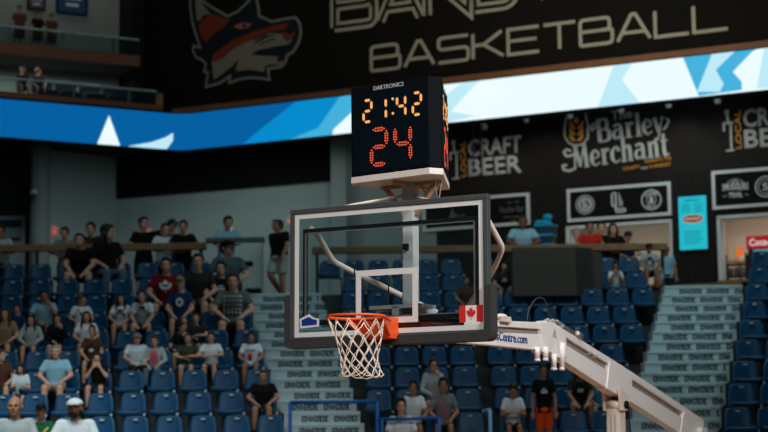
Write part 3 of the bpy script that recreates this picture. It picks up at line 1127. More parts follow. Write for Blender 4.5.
# menu screen between the stalls
r, f = fac_root('menu_screen', 680.5, 250.5, 'bright cyan menu screen with a hot dog picture between the two stalls', 'screen', -0.05)
L, H = f(706.5, 195.5)
H = (f(680, 198)[1] + f(706, 195)[1]) / 2
mb = MB(); mb.box(-0.02, L + 0.02, -0.05, 0.02, -0.02, H + 0.02); mb.build('casing', BLACK, r)
mb = MB(); mb.box(0, L, -0.055, -0.03, 0, H); mb.build('display', emat('menu_cyan', (34, 196, 214), 0.85), r)
INK = emat('menu_ink', (6, 96, 112), 0.8)
text('lettering', 'SNACKS', L * .24, -0.056, H * .90, L * .52, H * .045, INK, r, 0.003, 0.02)
mb = MB()
for i in range(5):
    mb.box(L * .10, L * .42, -0.059, -0.05, H * (.84 - i * .035), H * (.85 - i * .035)); mb.box(L * .55, L * (.88 - .05 * (i % 2)), -0.059, -0.05, H * (.84 - i * .035), H * (.85 - i * .035))
for i in range(6):
    mb.box(L * .16, L * (.84 - .06 * (i % 3)), -0.059, -0.05, H * (.33 - i * .045), H * (.342 - i * .045))
mb.build('menu_lines', INK, r)
mb = MB()
mb.cur = 0; mb.xz([(L * .5 + L * .38 * cos(t), H * .57 + H * .085 * sin(t)) for t in [2 * pi * i / 20 for i in range(20)]], -0.060, -0.05)
mb.cur = 1; mb.xz([(L * .5 + L * .34 * cos(t), H * .575 + H * .06 * sin(t)) for t in [2 * pi * i / 20 for i in range(20)]], -0.063, -0.05)
mb.cur = 2; stroke(mb, [(L * (.22 + .07 * i), H * (.575 + (.02 if i % 2 else -.02))) for i in range(9)], 0.02, -0.066, -0.05)
mb.build('food_picture', [emat('food_bun', (214, 170, 130), 0.6), emat('food_meat', (126, 40, 34), 0.6), emat('food_sauce', (240, 226, 190), 0.7)], r)


# stalls: lit rooms behind the openings
def stall(name, ua, ub, power):
    d = 2.2
    m = mat('stall_wall', (214, 204, 188), 0.9, var=0.05)
    mb = MB()
    fbox(mb, ua - .3, ub + .3, d, d + .1, ZC, zh1 + .6)
    fbox(mb, ua - .4, ua - .3, .3, d, ZC, zh1 + .6); fbox(mb, ub + .3, ub + .4, .3, d, ZC, zh1 + .6)
    fbox(mb, ua - .4, ub + .4, .3, d + .1, zh1 + .6, zh1 + .7)
    fbox(mb, ua - .3, ub + .3, .3, d, ZC, ZC + .05)
    struct(mb.build(name, m))
    mb = MB(); fbox(mb, ua, ub, -.12, .45, zs, zs + .06)
    struct(mb.build('trim_counter', WOOD))
    mb = MB(); fbox(mb, ua, ua + .09, -.04, .32, zs, zh1); fbox(mb, ua, ub, -.04, .32, zh1 - .07, zh1)
    fbox(mb, ub - .05, ub, -.04, .32, zs, zh1)
    struct(mb.build('trim_opening', FRAMEWHITE))
    l = bpy.data.lights.new('stall_lamp_light', 'AREA'); l.shape = 'RECTANGLE'; l.size = ub - ua; l.size_y = .5
    l.energy = power; l.color = (1.0, 0.95, 0.86)
    o = bpy.data.objects.new('stall_lamp_light', l); COL.objects.link(o)
    o.location = W((ua + ub) / 2, .62, zh1 + .52)
    o.rotation_euler = (0, 0, FAC.ang)


stall('wall_stall', o1[0], o1[1], 15)
stall('wall_stall_east', o2[0], o2[1], 20)


def wroot(name, px, py, y, label, cat, group=None):
    u, z = FAC.uv(px, py, y)
    return empty(name, FAC.world(u, y, z), FAC.ang, label, cat, group)


# fridge with a red branded header
r = wroot('drinks_fridge', 750, 288, 1.0, 'glass door drinks fridge with red branded header in the second stall', 'fridge')
FB = mat('fridge_black', (20, 20, 22), 0.4)
mb = MB(); mb.box(0, .95, 0, .7, 0, .91); mb.box(0, .08, -.06, 0, 0, .91); mb.box(.87, .95, -.06, 0, 0, .91); mb.build('cabinet', FB, r)
mb = MB(); mb.box(-.03, .98, -.1, .6, .90, 1.20); mb.build('header', emat('fridge_red', (196, 30, 32), 0.55), r, bevel=.02)
text('lettering', 'Coca-Cola', .05, -.1, .96, .85, .17, emat('fridge_script', (240, 232, 228), 0.7), r, .008, .02)
mb = MB(); mb.box(.1, .85, -.04, -.01, .06, .88); mb.build('door_glow', emat('fridge_glow', (96, 190, 196), 0.5), r)
mb = MB(); mb.box(.08, .87, -.055, -.04, .66, .71); mb.box(.08, .12, -.055, -.04, .0, .88); mb.build('door_frame', FB, r)
hf = MB(); hf.cyl((.83, -.09, .4), (.83, -.09, .8), .012, 8); hf.build('handle', STEEL, r)
r2 = r
mb = MB(); mb.box(0, .6, 0, .02, 0, .7)
# display rack with snacks
r = wroot('snack_rack', 725.5, 289, .7, 'small dark wire snack rack standing on the counter of the second stall', 'rack')
mb = MB()
for z in (.0, .28, .55):
    mb.box(0, .50, 0, .3, z, z + .02)
mb.build('shelf_set', FB, r)
mb = MB(); mb.box(0, .02, 0, .3, 0, .8); mb.box(.48, .5, 0, .3, 0, .8); mb.build('side_frame', FB, r)
cols = [((150, 40, 44), 'red'), ((176, 52, 56), 'red'), ((168, 60, 58), 'red'), ((96, 92, 84), 'grey'), ((88, 96, 98), 'grey'), ((120, 108, 92), 'beige'), ((206, 184, 150), 'pale'), ((190, 170, 140), 'pale'), ((216, 200, 170), 'pale')]
for i, (c_, nm) in enumerate(cols):
    row, q = i // 3, i % 3
    u, z = FAC.uv(725.5, 289, .7)
    p = FAC.world(u + .10 + .15 * q, .7 + .12, z + (.02, .30, .57)[row])
    b = empty('snack_packet', p, FAC.ang, '%s snack packet, %s on the %s shelf of the stall rack' % (nm, ('first', 'second', 'third')[q], ('bottom', 'middle', 'top')[row]), 'packet', 'snack packets on the rack')
    mb = MB(); mb.loft([[(-.055, -.02, 0), (.055, -.02, 0), (.055, .02, 0), (-.055, .02, 0)], [(-.06, -.05, .09), (.06, -.05, .09), (.06, .05, .09), (-.06, .05, .09)], [(-.055, -.015, .19), (.055, -.015, .19), (.055, .015, .19), (-.055, .015, .19)]])
    mb.build('wrapper', mat('packet_%d' % i, c_, 0.4), b)
r = wroot('heat_lamp', 740, 262, .9, 'glowing orange warmer lamp on the counter beside the fridge', 'lamp')
mb = MB(); mb.frustum((0, 0, 0), (0, 0, .34), .10, .08, 12); mb.build('glowing_shade', emat('warmer_orange', (232, 110, 46), .85), r)
mb = MB(); mb.cyl((0, 0, -.62), (0, 0, 0), .03, 8); mb.cyl((0, 0, -.64), (0, 0, -.6), .12, 14); mb.build('stand', STEEL, r)

# stack of blue crates
base = FAC.hit(545.5, 247, -1.0)
zz = ZC
cnt = 0
CR = [mat('crate_blue', (34, 168, 206), 0.5), mat('crate_gap_shade', (10, 50, 66), 0.5)]  # dark tub colour stands in for shade between the stacked rims
names = ['lowest', 'second', 'third', 'fourth', 'fifth', 'sixth', 'seventh', 'eighth', 'ninth', 'tenth']
while zz < at(545, 222, base.y).z and cnt < 10:
    r = empty('crate', (base.x + (.02 if cnt % 2 else -.01), base.y, zz), FAC.ang, 'blue plastic crate in the tall stack against the black wall, %s from the floor' % names[cnt], 'crate', 'stacked blue crates')
    mb = MB(); mb.box(-.22, .22, -.16, .16, 0, .02); mb.box(-.22, .22, -.16, -.14, .02, .19); mb.box(-.22, .22, .14, .16, .02, .19); mb.box(-.22, -.2, -.14, .14, .02, .19); mb.box(.2, .22, -.14, .14, .02, .19)
    mb.build('tub', CR[1], r)
    mb = MB(); mb.box(-.24, .24, -.18, .18, .19, .222); mb.build('rim', CR[0], r)
    zz += .225
    cnt += 1
r = empty('cloth_bundle', (base.x - .02, base.y, zz), FAC.ang, 'crumpled bright blue cloth bundle lying on top of the crate stack', 'cloth')
mb = MB(); mb.ell((0, 0, .06), (.19, .14, .06)); mb.ell((.08, .02, .19), (.12, .1, .08)); mb.ell((-.12, 0, .06), (.12, .13, .07)); mb.build('cloth', mat('bundle_blue', (30, 156, 196), 0.8), r, True)

# spotlights under the screen, shining back on the facade
for i, px in enumerate((481, 522.5, 566, 617, 664, 713)):
    p = FAC.hit(px, 0, -1.4)
    p.z = FAC.hit(px, (125, 118, 113.5, 107.5, 102.5, 98.5)[i], -1.4).z
    r = empty('spotlight', p, FAC.ang, 'small spotlight under the ribbon screen, %s from the shot clock' % ['first', 'second', 'third', 'fourth', 'fifth', 'sixth'][i], 'lamp', 'spotlights under the screen')
    mb = MB(); mb.frustum((0, .10, -.06), (0, -.06, .05), .075, .05, 12); mb.build('lamp_head', mat('spot_white', (190, 200, 200), .4), r)
    mb = MB(); mb.cyl((0, 0, .03), (0, 0, max(.08, Z_SOF - p.z)), .015, 6); mb.build('stem', BLACK, r)
    l = bpy.data.lights.new('spot_beam', 'SPOT'); l.energy = 9 if i != 4 else 26; l.spot_size = radians(80); l.spot_blend = 0.9; l.color = (1, .97, .9); l.shadow_soft_size = .05
    o = bpy.data.objects.new('spot_beam', l); COL.objects.link(o)
    o.location = p + FAC.n * .22 + V((0, 0, -.1))
    tgt = p + FAC.n * 1.4 + V((0, 0, -1.0))
    o.rotation_euler = (tgt - o.location).to_track_quat('-Z', 'Y').to_euler()

# small red and white wall notices at the left
for (px, py, y, wpx, hpx, rgb, lab) in ((54.5, 231, 0, 6, 9, (226, 110, 100), 'small pinkish red notice on the grey wall at the far left corner'),
                                         (149, 234, 1, 5, 10, (220, 110, 104), 'small pinkish red notice on the grey wall behind the man raising his arm'),
                                         (229.5, 227, 1, 5, 10, (236, 214, 206), 'small white and pink notice on the grey wall behind the man in pale blue'),
                                         (289, 221, 1, 4, 7, (214, 140, 118), 'small salmon notice on the grey wall beside the backboard corner')):
    pln = FAC if y else LW
    p = pln.hit(px, py, -0.02)
    s_ = p.y / FPX
    r = empty('wall_notice', p, pln.ang, lab, 'notice', 'small wall notices')
    mb = MB(); mb.box(-wpx * s_ / 2, wpx * s_ / 2, -.02, .01, -hpx * s_ / 2, hpx * s_ / 2); mb.build('plate', emat('notice_%d' % px, rgb, .42), r)
    mb = MB(); mb.box(-wpx * s_ * .3, wpx * s_ * .3, -.024, 0, -.03, .01); mb.build('symbol', mat('notice_mark', (235, 200, 190), .6), r)
# lit poster at the left edge
p0 = at(-14, 258, p51.y + .85)
p1 = at(24, 216, p51.y + .85)
r = empty('poster', (p0.x, p0.y, p0.z - .5), 0, 'pale blue poster board with photos on the dark wall at the left edge', 'poster')
L, H = p1.x - p0.x, p1.z - p0.z + .5
mb = MB(); mb.box(0, L, -.03, .03, 0, H); mb.build('board', mat('poster_pale', (150, 176, 180), .6), r)
mb = MB(); mb.cur = 0; mb.box(.05, L - .07, -.036, 0, H - .30, H - .10); mb.cur = 1; mb.box(.05, L - .07, -.036, 0, H - .66, H - .56); mb.box(L * .5, L * .75, -.036, 0, H - 1.0, H - .66)
mb.build('photo_print', [mat('print_blue', (30, 56, 84), .6), mat('print_dark', (50, 54, 56), .6)], r)
mb = MB(); mb.box(-.03, L + .03, -.04, .04, -ZC + p0.z - .5 and -.03, 0); mb.box(L, L + .04, -.04, .04, 0, H + .03); mb.build('frame', FRAMEWHITE, r)
# hanging lamp near the dark wall
p = at(34, 194, p51.y - .8)
r = empty('pendant_lamp', p, 0, 'small grey pendant fitting hanging on a thin rod by the pillar', 'lamp')
mb = MB(); mb.frustum((0, 0, 0), (0, 0, .12), .12, .06, 14); mb.build('shade', mat('pendant_grey', (150, 156, 154), .5), r)
mb = MB(); mb.cyl((0, 0, .12), (0, 0, Z_SOF - p.z), .015, 6); mb.build('stem', STEEL, r)

# dark panelled booth under the rail
ya = rowY(7) - 1.05
pa, pb = at(513, 296.5, ya), at(577, 298, ya)
r = empty('camera_booth', (pa.x, ya, pa.z), 0, 'dark grey panelled booth box jutting out under the concourse handrail', 'booth')
L = pb.x - pa.x
H = at(540, 247, ya).z - pa.z
Lr = at(602, 297, ya + .5).x - pb.x
BG = mat('booth_charcoal', (74, 66, 57), .7, var=.08, scale=3)
BG2 = mat('booth_side', (66, 62, 56), .75, var=.08, scale=3)
mb = MB(); mb.box(0, L, 0, .06, 0, H); mb.build('front_panel', BG, r, bevel=.01)
mb = MB(); mb.hexa([(L, 0, 0), (L + .34, .3, 0), (L + .34, .36, 0), (L, .06, 0)], [(L, 0, H), (L + .34, .3, H), (L + .34, .36, H), (L, .06, H)]); mb.build('side_panel', BG2, r)
for i in range(4):
    a = .04 + i * .075
    mb = MB(); mb.hexa([(L + a, a * .88 - .03, .1), (L + a + .03, a * .88 - .005, .1), (L + a + .03, a * .88 + .05, .1), (L + a, a * .88 + .03, .1)], [(L + a, a * .88 - .03, H), (L + a + .03, a * .88 - .005, H), (L + a + .03, a * .88 + .05, H), (L + a, a * .88 + .03, H)]); mb.build('slat', BG2, r)
mb = MB(); mb.box(L + .34, L + Lr, .36, .42, .04, H * .93); mb.build('end_panel', BG, r, bevel=.01)
mb = MB(); mb.box(0.02, L + Lr - .05, .43, 1.9, 0, .06); mb.box(.0, .06, .06, 1.9, 0, H * .95); mb.build('base_frame', BG2, r)
for x in (.4, L):
    mb = MB(); mb.box(x - .04, x + .04, .5, .58, rowZ(7) - pa.z, 0); mb.build('leg', BG2, r)

BOOTH = (pa.x, pa.x + L + Lr)
# ------------------------------------------------------------------ seats
def seat_meshes(w):
    h = w / 2
    back = MB()
    sec = []
    for z, y, hw, cr in ((0.40, -0.03, 1.0, .035), (0.50, -0.015, 1.0, .04), (0.62, 0.0, .97, .04), (0.70, .015, .92, .035), (0.745, .022, .82, .03), (0.765, .025, .70, .02)):
        ring = []
        n = 9
        for i in range(n):
            x = -h * hw + 2 * h * hw * i / (n - 1)
            ring.append((x, y + cr * (x / h) ** 2 * -1 + cr * .5, z - .02 * (x / h) ** 2))
        for i in reversed(range(n)):
            x = -h * hw + 2 * h * hw * i / (n - 1)
            ring.append((x, y + cr * (x / h) ** 2 * -1 + cr * .5 + .035, z - .02 * (x / h) ** 2))
        sec.append(ring)
    back.loft(sec)
    pan = MB()
    ps = []
    for y, z, th in ((-.44, .405, .03), (-.46, .43, .03), (-.42, .455, .035), (-.25, .44, .035), (-.05, .425, .035)):
        hw = h if y > -.43 else h * .95
        n = 7
        ring = []
        for i in range(n):
            x = -hw + 2 * hw * i / (n - 1)
            ring.append((x, y, z + .012 * (x / h) ** 2))
        for i in reversed(range(n)):
            x = -hw + 2 * hw * i / (n - 1)
            ring.append((x, y + (.02 if y < -.4 else 0), z - th + .012 * (x / h) ** 2))
        ps.append(ring)
    pan.loft(ps)
    pl = MB(); pl.box(-.035, .035, -.022, .0, .700, .722)
    br = MB(); br.box(h + .002, h + .022, -.36, .03, .30, .42); br.box(h - .0, h + .024, -.02, .06, .0, .42)
    kn = MB(); kn.cyl((h + .012, -.39, .395), (h + .012, -.36, .395), .022, 10)
    return (back.mesh('backrest', SEAT_BLUE, True), pan.mesh('seat', SEAT_BLUE, True), pl.mesh('number_plate', PLATE), br.mesh('bracket', SEAT_DARK), kn.mesh('bracket_knob', PLATE))


SEATM = seat_meshes(0.43)
ORD = ['zeroth', 'first', 'second', 'third', 'fourth', 'fifth', 'sixth', 'seventh', 'eighth', 'ninth', 'tenth', 'eleventh', 'twelfth', 'thirteenth', 'fourteenth', 'fifteenth']
proto = None


def copy_tree(o, parent=None):
    c = o.copy()
    COL.objects.link(c)
    if parent:
        c.parent = parent
    for ch in o.children:
        copy_tree(ch, c)
    return c


def seat(x, y, z, label, group):
    global proto
    if proto is None:
        r = empty('stadium_seat', (x, y, z), 0, label, 'seat', group)
        for nm, me in zip(('backrest', 'seat', 'number_plate', 'bracket', 'bracket_knob'), SEATM):
            o = bpy.data.objects.new(nm, me)
            COL.objects.link(o)
            o.parent = r
        proto = r
        bpy.context.view_layer.update()
    else:
        r = copy_tree(proto)
        r.location = (x, y, z)
        r['label'] = label
        r['group'] = group
    r.rotation_euler = (0, 0, random.uniform(-.02, .02))
    return r


SEATS = []
PITCH_M, PITCH_L, PITCH_R = 0.482, 0.53, 0.50
for k in range(-1, 9):
    y, z = rowY(k), rowZ(k)
    rown = ORD[k + 2]
    # middle block, two halves split by a narrow gap
    if k >= 0:
        xl = xedge(L_AISLE[1], z + .5, y) + .30
        xr = xedge(R_AISLE[0], z + .5, y) - .30
        x = at(467.5, 395, Y0 + T).x
        i = 0
        while x > xl:
            i += 1
            SEATS.append((x, k, 'M')); seat(x, y, z, 'blue seat in middle block left half, %s row up, %s seat from its centre gap' % (rown, ORD[i]), 'blue seats of the middle block')
            x -= PITCH_M
        x = at(512, 417, Y0).x
        i = 0
        while x < xr:
            i += 1
            SEATS.append((x, k, 'M')); k >= 7 and BOOTH[0] - .1 < x < BOOTH[1] + .1 or seat(x, y, z, 'blue seat in middle block right half, %s row up, %s seat from its centre gap' % (rown, ORD[i]), 'blue seats of the middle block')
            x += PITCH_M
    x = xedge(L_AISLE[0], z + .5, y) - .30
    i = 0
    while proj((x, y - .9, z + .7))[0] > -14:
        i += 1
        if k >= 0:
            SEATS.append((x, k, 'L')); seat(x, y, z, 'blue seat in left block, %s row up, %s seat from the stairs' % (rown, ORD[i]), 'blue seats of the left block')
        x -= PITCH_L
    if k >= 0:
        yy = y - .75
        x = xedge(R_AISLE[1], z + .5, yy) + .32
        i = 0
        while proj((x, yy, z + .7))[0] < 790:
            i += 1
            SEATS.append((x, k, 'R')); seat(x, yy, z, 'blue seat in right block, %s row up, %s seat from the stairs' % (rown, ORD[i]), 'blue seats of the right block')
            x += PITCH_R
for px_, who in ((15, 'under the broad bald man'), (42, 'under the child in dark cap'), (75, 'under the man in white cap'), (401, 'under the boy behind the lower blue rail')):
    p_ = at(px_, 425, rowY(-1) - .2)
    seat(p_.x, rowY(-1), rowZ(-1), 'blue seat of the lowest row ' + who, 'blue seats of the lowest row')
# right block terrace stands a little nearer
mb = MB()
for k in range(-1, 9):
    xl = xedge(R_AISLE[1], rowZ(k), rowY(k) - 1.5)
    mb.box(xl, 12.9, rowY(k) - 1.5, rowY(k) - .76, rowZ(k) - RISE - .3, rowZ(k) - .002)
struct(mb.build('terrace_right', CONCRETE))

# ------------------------------------------------------------------ blue tube rails at the foot of the stands
def tube_rail(pts, label, posts, y, zf, m=BLUE_TUBE):
    r = empty('tube_rail', (pts[0][0], y, zf), 0, label, 'railing', 'blue tube rails')
    o = V((pts[0][0], y, zf))
    mb = MB(); mb.tube([V(p) - o for p in pts], .028, 10); mb.build('handrail', m, r, True)
    for p in posts:
        q = V(p) - o
        mb = MB(); mb.cyl((q.x, q.y, 0), q, .028, 10); mb.build('post', m, r, True)
    return r


yr = rowY(-1) - .5
zf = rowZ(-2)
a, b = at(290, 402.5, yr), at(377, 401.5, yr)
tube_rail([a, b], 'blue tube rail across the foot of the left stairs', [a, b], yr, zf)
a2, b2 = at(378, 419.5, yr), at(439, 418, yr)
tube_rail([a2, b2], 'lower blue tube rail before the boy in white beside the left stairs', [a2 + V((.06, 0, 0)), b2], yr, zf)
a3 = at(490, 410, yr)
tube_rail([a3 + V((-.10, .15, -.04)), a3 + V((-.04, .05, 0)), a3], 'short blue rail post with pale highlight below the centre gap', [a3], yr, zf, mat('rail_highlight_blue', (120, 170, 214), .3))  # pale colour paints the highlight onto the blue tube
# post and stub at the head of the right stairs
p = at(662, 270, RY - .6)
r = empty('rail_post', (p.x, p.y, ZC), 0, 'bare steel rail post at the head of the right stairs', 'post')
mb = MB(); mb.cyl((0, 0, 0), (0, 0, p.z - ZC), .035, 12); mb.build('tube', STEEL, r, True)
mb = MB(); mb.cyl((0, 0, p.z - ZC), (0, .75, p.z - ZC + .0), .025, 10); mb.build('handrail', STEEL, r, True)
p = at(657.5, 299, RY - .75)
r = empty('fire_extinguisher', (p.x, p.y, ZC), 0, 'orange red extinguisher standing beside the steel rail post', 'extinguisher')
mb = MB(); mb.cyl((0, 0, 0), (0, 0, .36), .06, 14); mb.ell((0, 0, .36), (.06, .06, .05)); mb.build('cylinder_body', mat('extinguisher_red', (206, 62, 30), .4), r, True)
mb = MB(); mb.cyl((0, 0, .40), (0, 0, .46), .02, 8); mb.box(-.06, .02, -.012, .012, .45, .47); mb.build('valve', SEAT_DARK, r)
# pipe rail before the stalls
p, q = FAC.hit(676, 285, -1.2), FAC.hit(742, 282, -1.2)
r = empty('queue_rail', (p.x, p.y, ZC), FAC.ang, 'dark brown queue rail before the black wall under the menu screen', 'railing')
L = (q - p).length
mb = MB(); mb.box(0, L, -.05, .05, p.z - ZC - .14, p.z - ZC); mb.build('top_plank', WOOD, r)
for i in range(3):
    mb = MB(); mb.box(i * (L - .06) / 2, i * (L - .06) / 2 + .06, -.03, .03, 0, p.z - ZC - .14); mb.build('post', SEAT_DARK, r)
# ------------------------------------------------------------------ basketball goal
PHI = radians(30)
GO = at(382.9, 274, 15.65)
G = empty('basketball_goal', (GO.x, GO.y, 0), -PHI, 'white portable basketball goal with glass backboard, orange rim and long boom', 'basketball goal')
G.rotation_euler = (0, radians(0.6), -PHI)
GX = V((cos(PHI), -sin(PHI), 0))
GB = V((sin(PHI), cos(PHI), 0))
GL0 = V((GO.x, GO.y, 0))


TILT = radians(0.6)


def g_b(px, py, b):
    """picture ray met with the board-parallel plane at distance b behind the board -> local point"""
    d = ray(px, py)
    t = (GL0 + GB * b - CAM).dot(GB) / d.dot(GB)
    p = CAM + d * t - GL0
    return V((p.dot(GX) - TILT * p.z, b, p.z))


def g_a(px, py, a=0.0):
    """picture ray met with the plane along the boom at sideways distance a -> local point"""
    d = ray(px, py)
    z = 3.0
    for _ in range(3):
        t = (GL0 + GX * (a + TILT * z) - CAM).dot(GX) / d.dot(GX)
        p = CAM + d * t - GL0
        z = p.z
    return V((a, p.dot(GB), p.z))


BW, BH, BZ = 0.90, 1.05, 2.90
ZT = BZ + BH
# glass, lines, edge frame, padding
mb = MB(); mb.box(-BW, BW, 0.0, 0.012, BZ, ZT); mb.build('glass_board', GLASS, G)
mb = MB()
for (x0, x1, z0, z1) in ((-BW, BW, BZ, BZ + .04), (-BW, BW, ZT - .04, ZT), (-BW, -BW + .04, BZ + .04, ZT - .04), (BW - .04, BW, BZ + .04, ZT - .04)):
    mb.box(x0, x1, -.003, -.0005, z0, z1)
mb.build('border_line', LINE_WHITE, G)
mb = MB()
hz = BZ + .115
for (x0, x1, z0, z1) in ((-.295, .295, hz - .03, hz + .02), (-.295, .295, hz + .37, hz + .42), (-.295, -.245, hz + .02, hz + .37), (.245, .295, hz + .02, hz + .37)):
    mb.box(x0, x1, -.003, -.0005, z0, z1)
mb.build('target_square', LINE_WHITE, G)
mb = MB()
e = .045
mb.box(-BW - e, BW + e, -.012, .05, ZT, ZT + e); mb.box(-BW - e, -BW, -.012, .05, BZ, ZT); mb.box(BW, BW + e, -.012, .05, BZ, ZT); mb.box(-BW - e, BW + e, -.012, .05, BZ - e, BZ)
mb.build('edge_frame', FRAME_GREY, G, bevel=.006)
mb = MB()
prof = fillet([(-BW - .085, BZ + .36), (-BW - .085, BZ - .095), (BW + .085, BZ - .095), (BW + .085, BZ + .36)], .06)
prof += [(BW + .022, BZ + .36), (BW + .022, BZ - .022), (-BW - .022, BZ - .022), (-BW - .022, BZ + .36)]
mb.xz(prof, -.035, .075)
mb.build('padding', DARK_PAD, G, bevel=.015)
# rear support frame seen through the glass
BK = mat('rear_frame_black', (18, 20, 20), .5)
mb = MB()
mb.box(-.84, .84, .03, .06, ZT - .165, ZT - .125); mb.box(-.84, .84, .03, .06, BZ + .10, BZ + .14)
mb.box(-.84, -.81, .03, .06, BZ + .14, ZT - .165); mb.box(.81, .84, .03, .06, BZ + .14, ZT - .165)
mb.build('rear_frame', BK, G)
mb = MB()
mb.box(-.815, -.80, .02, .03, BZ + .14, ZT - .165); mb.box(.80, .815, .02, .03, BZ + .14, ZT - .165); mb.box(-.80, .80, .02, .03, ZT - .170, ZT - .160); mb.box(-.80, .80, .02, .03, BZ + .14, BZ + .15)
mb.build('rear_strip', mat('rear_strip_pale', (150, 140, 134), .5), G)
mb = MB(); mb.box(.20, .68, .065, .075, BZ + .02, BZ + .10); mb.build('sponsor_strip', mat('strip_dark', (44, 44, 54), .5), G)
mb = MB(); mb.box(.27, .40, .060, .0655, BZ + .04, BZ + .08); mb.box(.42, .58, .060, .0655, BZ + .045, BZ + .075); mb.build('strip_mark', mat('strip_letter', (96, 60, 62), .6), G)
# flag sticker and blue sticker
mb = MB()
y = -.004
p0 = g_b(459.5, 327.5, y)
fx0, fz0, fw, fh = p0.x, BZ + .062, .215, .135
mb.cur = 0; mb.box(fx0, fx0 + fw * .27, y - .002, y, fz0, fz0 + fh); mb.box(fx0 + fw * .73, fx0 + fw, y - .002, y, fz0, fz0 + fh)
mb.cur = 1; mb.box(fx0 + fw * .27, fx0 + fw * .73, y - .002, y, fz0, fz0 + fh)
LEAF = [(0, -.5), (.03, -.5), (.03, -.22), (.30, -.26), (.26, -.16), (.5, .05), (.43, .09), (.48, .27), (.32, .24), (.28, .32), (.13, .16), (.18, .44), (.09, .38), (0, .55), (-.09, .38), (-.18, .44), (-.13, .16), (-.28, .32), (-.32, .24), (-.48, .27), (-.43, .09), (-.5, .05), (-.26, -.16), (-.30, -.26), (-.03, -.22), (-.03, -.5)]
mb.cur = 0; mb.xz([(fx0 + fw / 2 + a * .085, fz0 + fh / 2 + b * .1) for a, b in LEAF], y - .004, y)
mb.build('flag_sticker', [mat('flag_red', (214, 38, 34), .5), mat('flag_white', (236, 228, 222), .5)], G)
p0 = g_b(299, 334, y)
hx = -BW + .055
house = [(0, 0), (.19, .01), (.19, .075), (.14, .085), (.09, .12), (.02, .09), (-.005, .08)]
mb = MB(); mb.cur = 0; mb.xz([(hx + a, BZ + .075 + b) for a, b in house], y - .002, y)
mb.cur = 1; mb.xz([(hx + .095 + (a - .095) * .78, BZ + .08 + .05 + (b - .055) * .62) for a, b in house], y - .004, y)
mb.build('blue_sticker', [mat('sticker_white', (220, 220, 222), .5), mat('sticker_blue', (24, 50, 128), .5)], G)

# rim, bracket, net
RZ = 3.005
RC = (0.0, -.49)
rim = MB()
rim.tube([(RC[0] + .235 * cos(2 * pi * i / 48), RC[1] + .235 * sin(2 * pi * i / 48), RZ) for i in range(48)], .0105, 10, True)
# hooks under the rim
for i in range(12):
    t = 2 * pi * (i + .5) / 12
    rim.tube([(RC[0] + .235 * cos(t), RC[1] + .235 * sin(t), RZ - .004), (RC[0] + .228 * cos(t), RC[1] + .228 * sin(t), RZ - .028), (RC[0] + .243 * cos(t), RC[1] + .243 * sin(t), RZ - .026)], .004, 6)
rim.build('rim', ORANGE, G, True)
mb = MB()
arc = [(RC[0] + .245 * cos(t), RC[1] + .245 * sin(t)) for t in [radians(20 + 140 * i / 14) for i in range(15)]]
arc2 = [(.15, -.02), (-.15, -.02)]
mb.xy([(arc[0][0], arc[0][1])] + arc[1:] + [(-.11, -.10), (.11, -.10)], RZ - .012, RZ - .002)
# skirt plates from the rim back to the board
for sx in (-1, 1):
    mb.hexa([(sx * .10, -.10, RZ - .15), (sx * .08, -.10, RZ - .15), (sx * .16, -.33, RZ - .05), (sx * .18, -.33, RZ - .05)], [(sx * .10, -.10, RZ), (sx * .08, -.10, RZ), (sx * .16, -.33, RZ), (sx * .18, -.33, RZ)])
mb.box(-.115, .115, -.14, -.004, RZ - .155, RZ + .02)
mb.hexa([(-.10, -.20, RZ - .12), (.10, -.20, RZ - .12), (.10, -.13, RZ - .15), (-.10, -.13, RZ - .15)], [(-.11, -.25, RZ - .02), (.11, -.25, RZ - .02), (.11, -.13, RZ), (-.11, -.13, RZ)])
mb.build('rim_bracket', ORANGE, G, bevel=.005)
rnd = random.Random(2)
lev = [(.228, 0), (.208, -.075), (.186, -.15), (.165, -.225), (.158, -.29), (.152, -.345), (.157, -.395), (.172, -.445)]
nodes = []
for i, (rr, dz) in enumerate(lev):
    row = []
    for j in range(12):
        t = 2 * pi * (j + (.5 if i % 2 == 0 else 0.0)) / 12
        q = rr + (rnd.uniform(-.008, .008) if i else 0)
        row.append(V((RC[0] - dz * .11 + q * cos(t) + (rnd.uniform(-.006, .006) if i else 0), RC[1] + q * sin(t), RZ - .028 + dz + (rnd.uniform(-.012, .012) if i else 0))))
    nodes.append(row)
net = MB()
for i in range(len(lev) - 1):
    for j in range(12):
        for nb in ((j, (j + 1) % 12) if i % 2 == 0 else (j, (j - 1) % 12)):
            a, b = nodes[i][j], nodes[i + 1][nb]
            m = (a + b) / 2 + V((rnd.uniform(-.004, .004), rnd.uniform(-.004, .004), -.004))
            net.tube([a, m, b], .0041, 6)
    for j in range(12):
        net.ell(nodes[i + 1][j], (.0075, .0075, .009), None, 6, 4)
for j in range(12):
    a, b = nodes[-1][j], nodes[-1][(j + 1) % 12]
    net.tube([a, (a + b) / 2 + V((0, 0, -.012)), b], .0041, 6)
net.build('net', NET, G, True)

# vertical post behind the board carrying the shot clock
PB = .41
mb = MB(); zt_post = g_b(410, 181, PB).z
zb_post = g_b(411, 309, PB).z
mb.box(-.052, .052, PB - .052, PB + .052, zb_post, zt_post)
mb.build('clock_post', mat('post_paint', (206, 204, 200), .4, var=.05), G, bevel=.006)
mb = MB(); q = g_b(404, 247, PB - .06); mb.box(-.03, .012, PB - .085, PB - .052, q.z - .025, q.z + .025); mb.build('post_clip', BLACK, G)
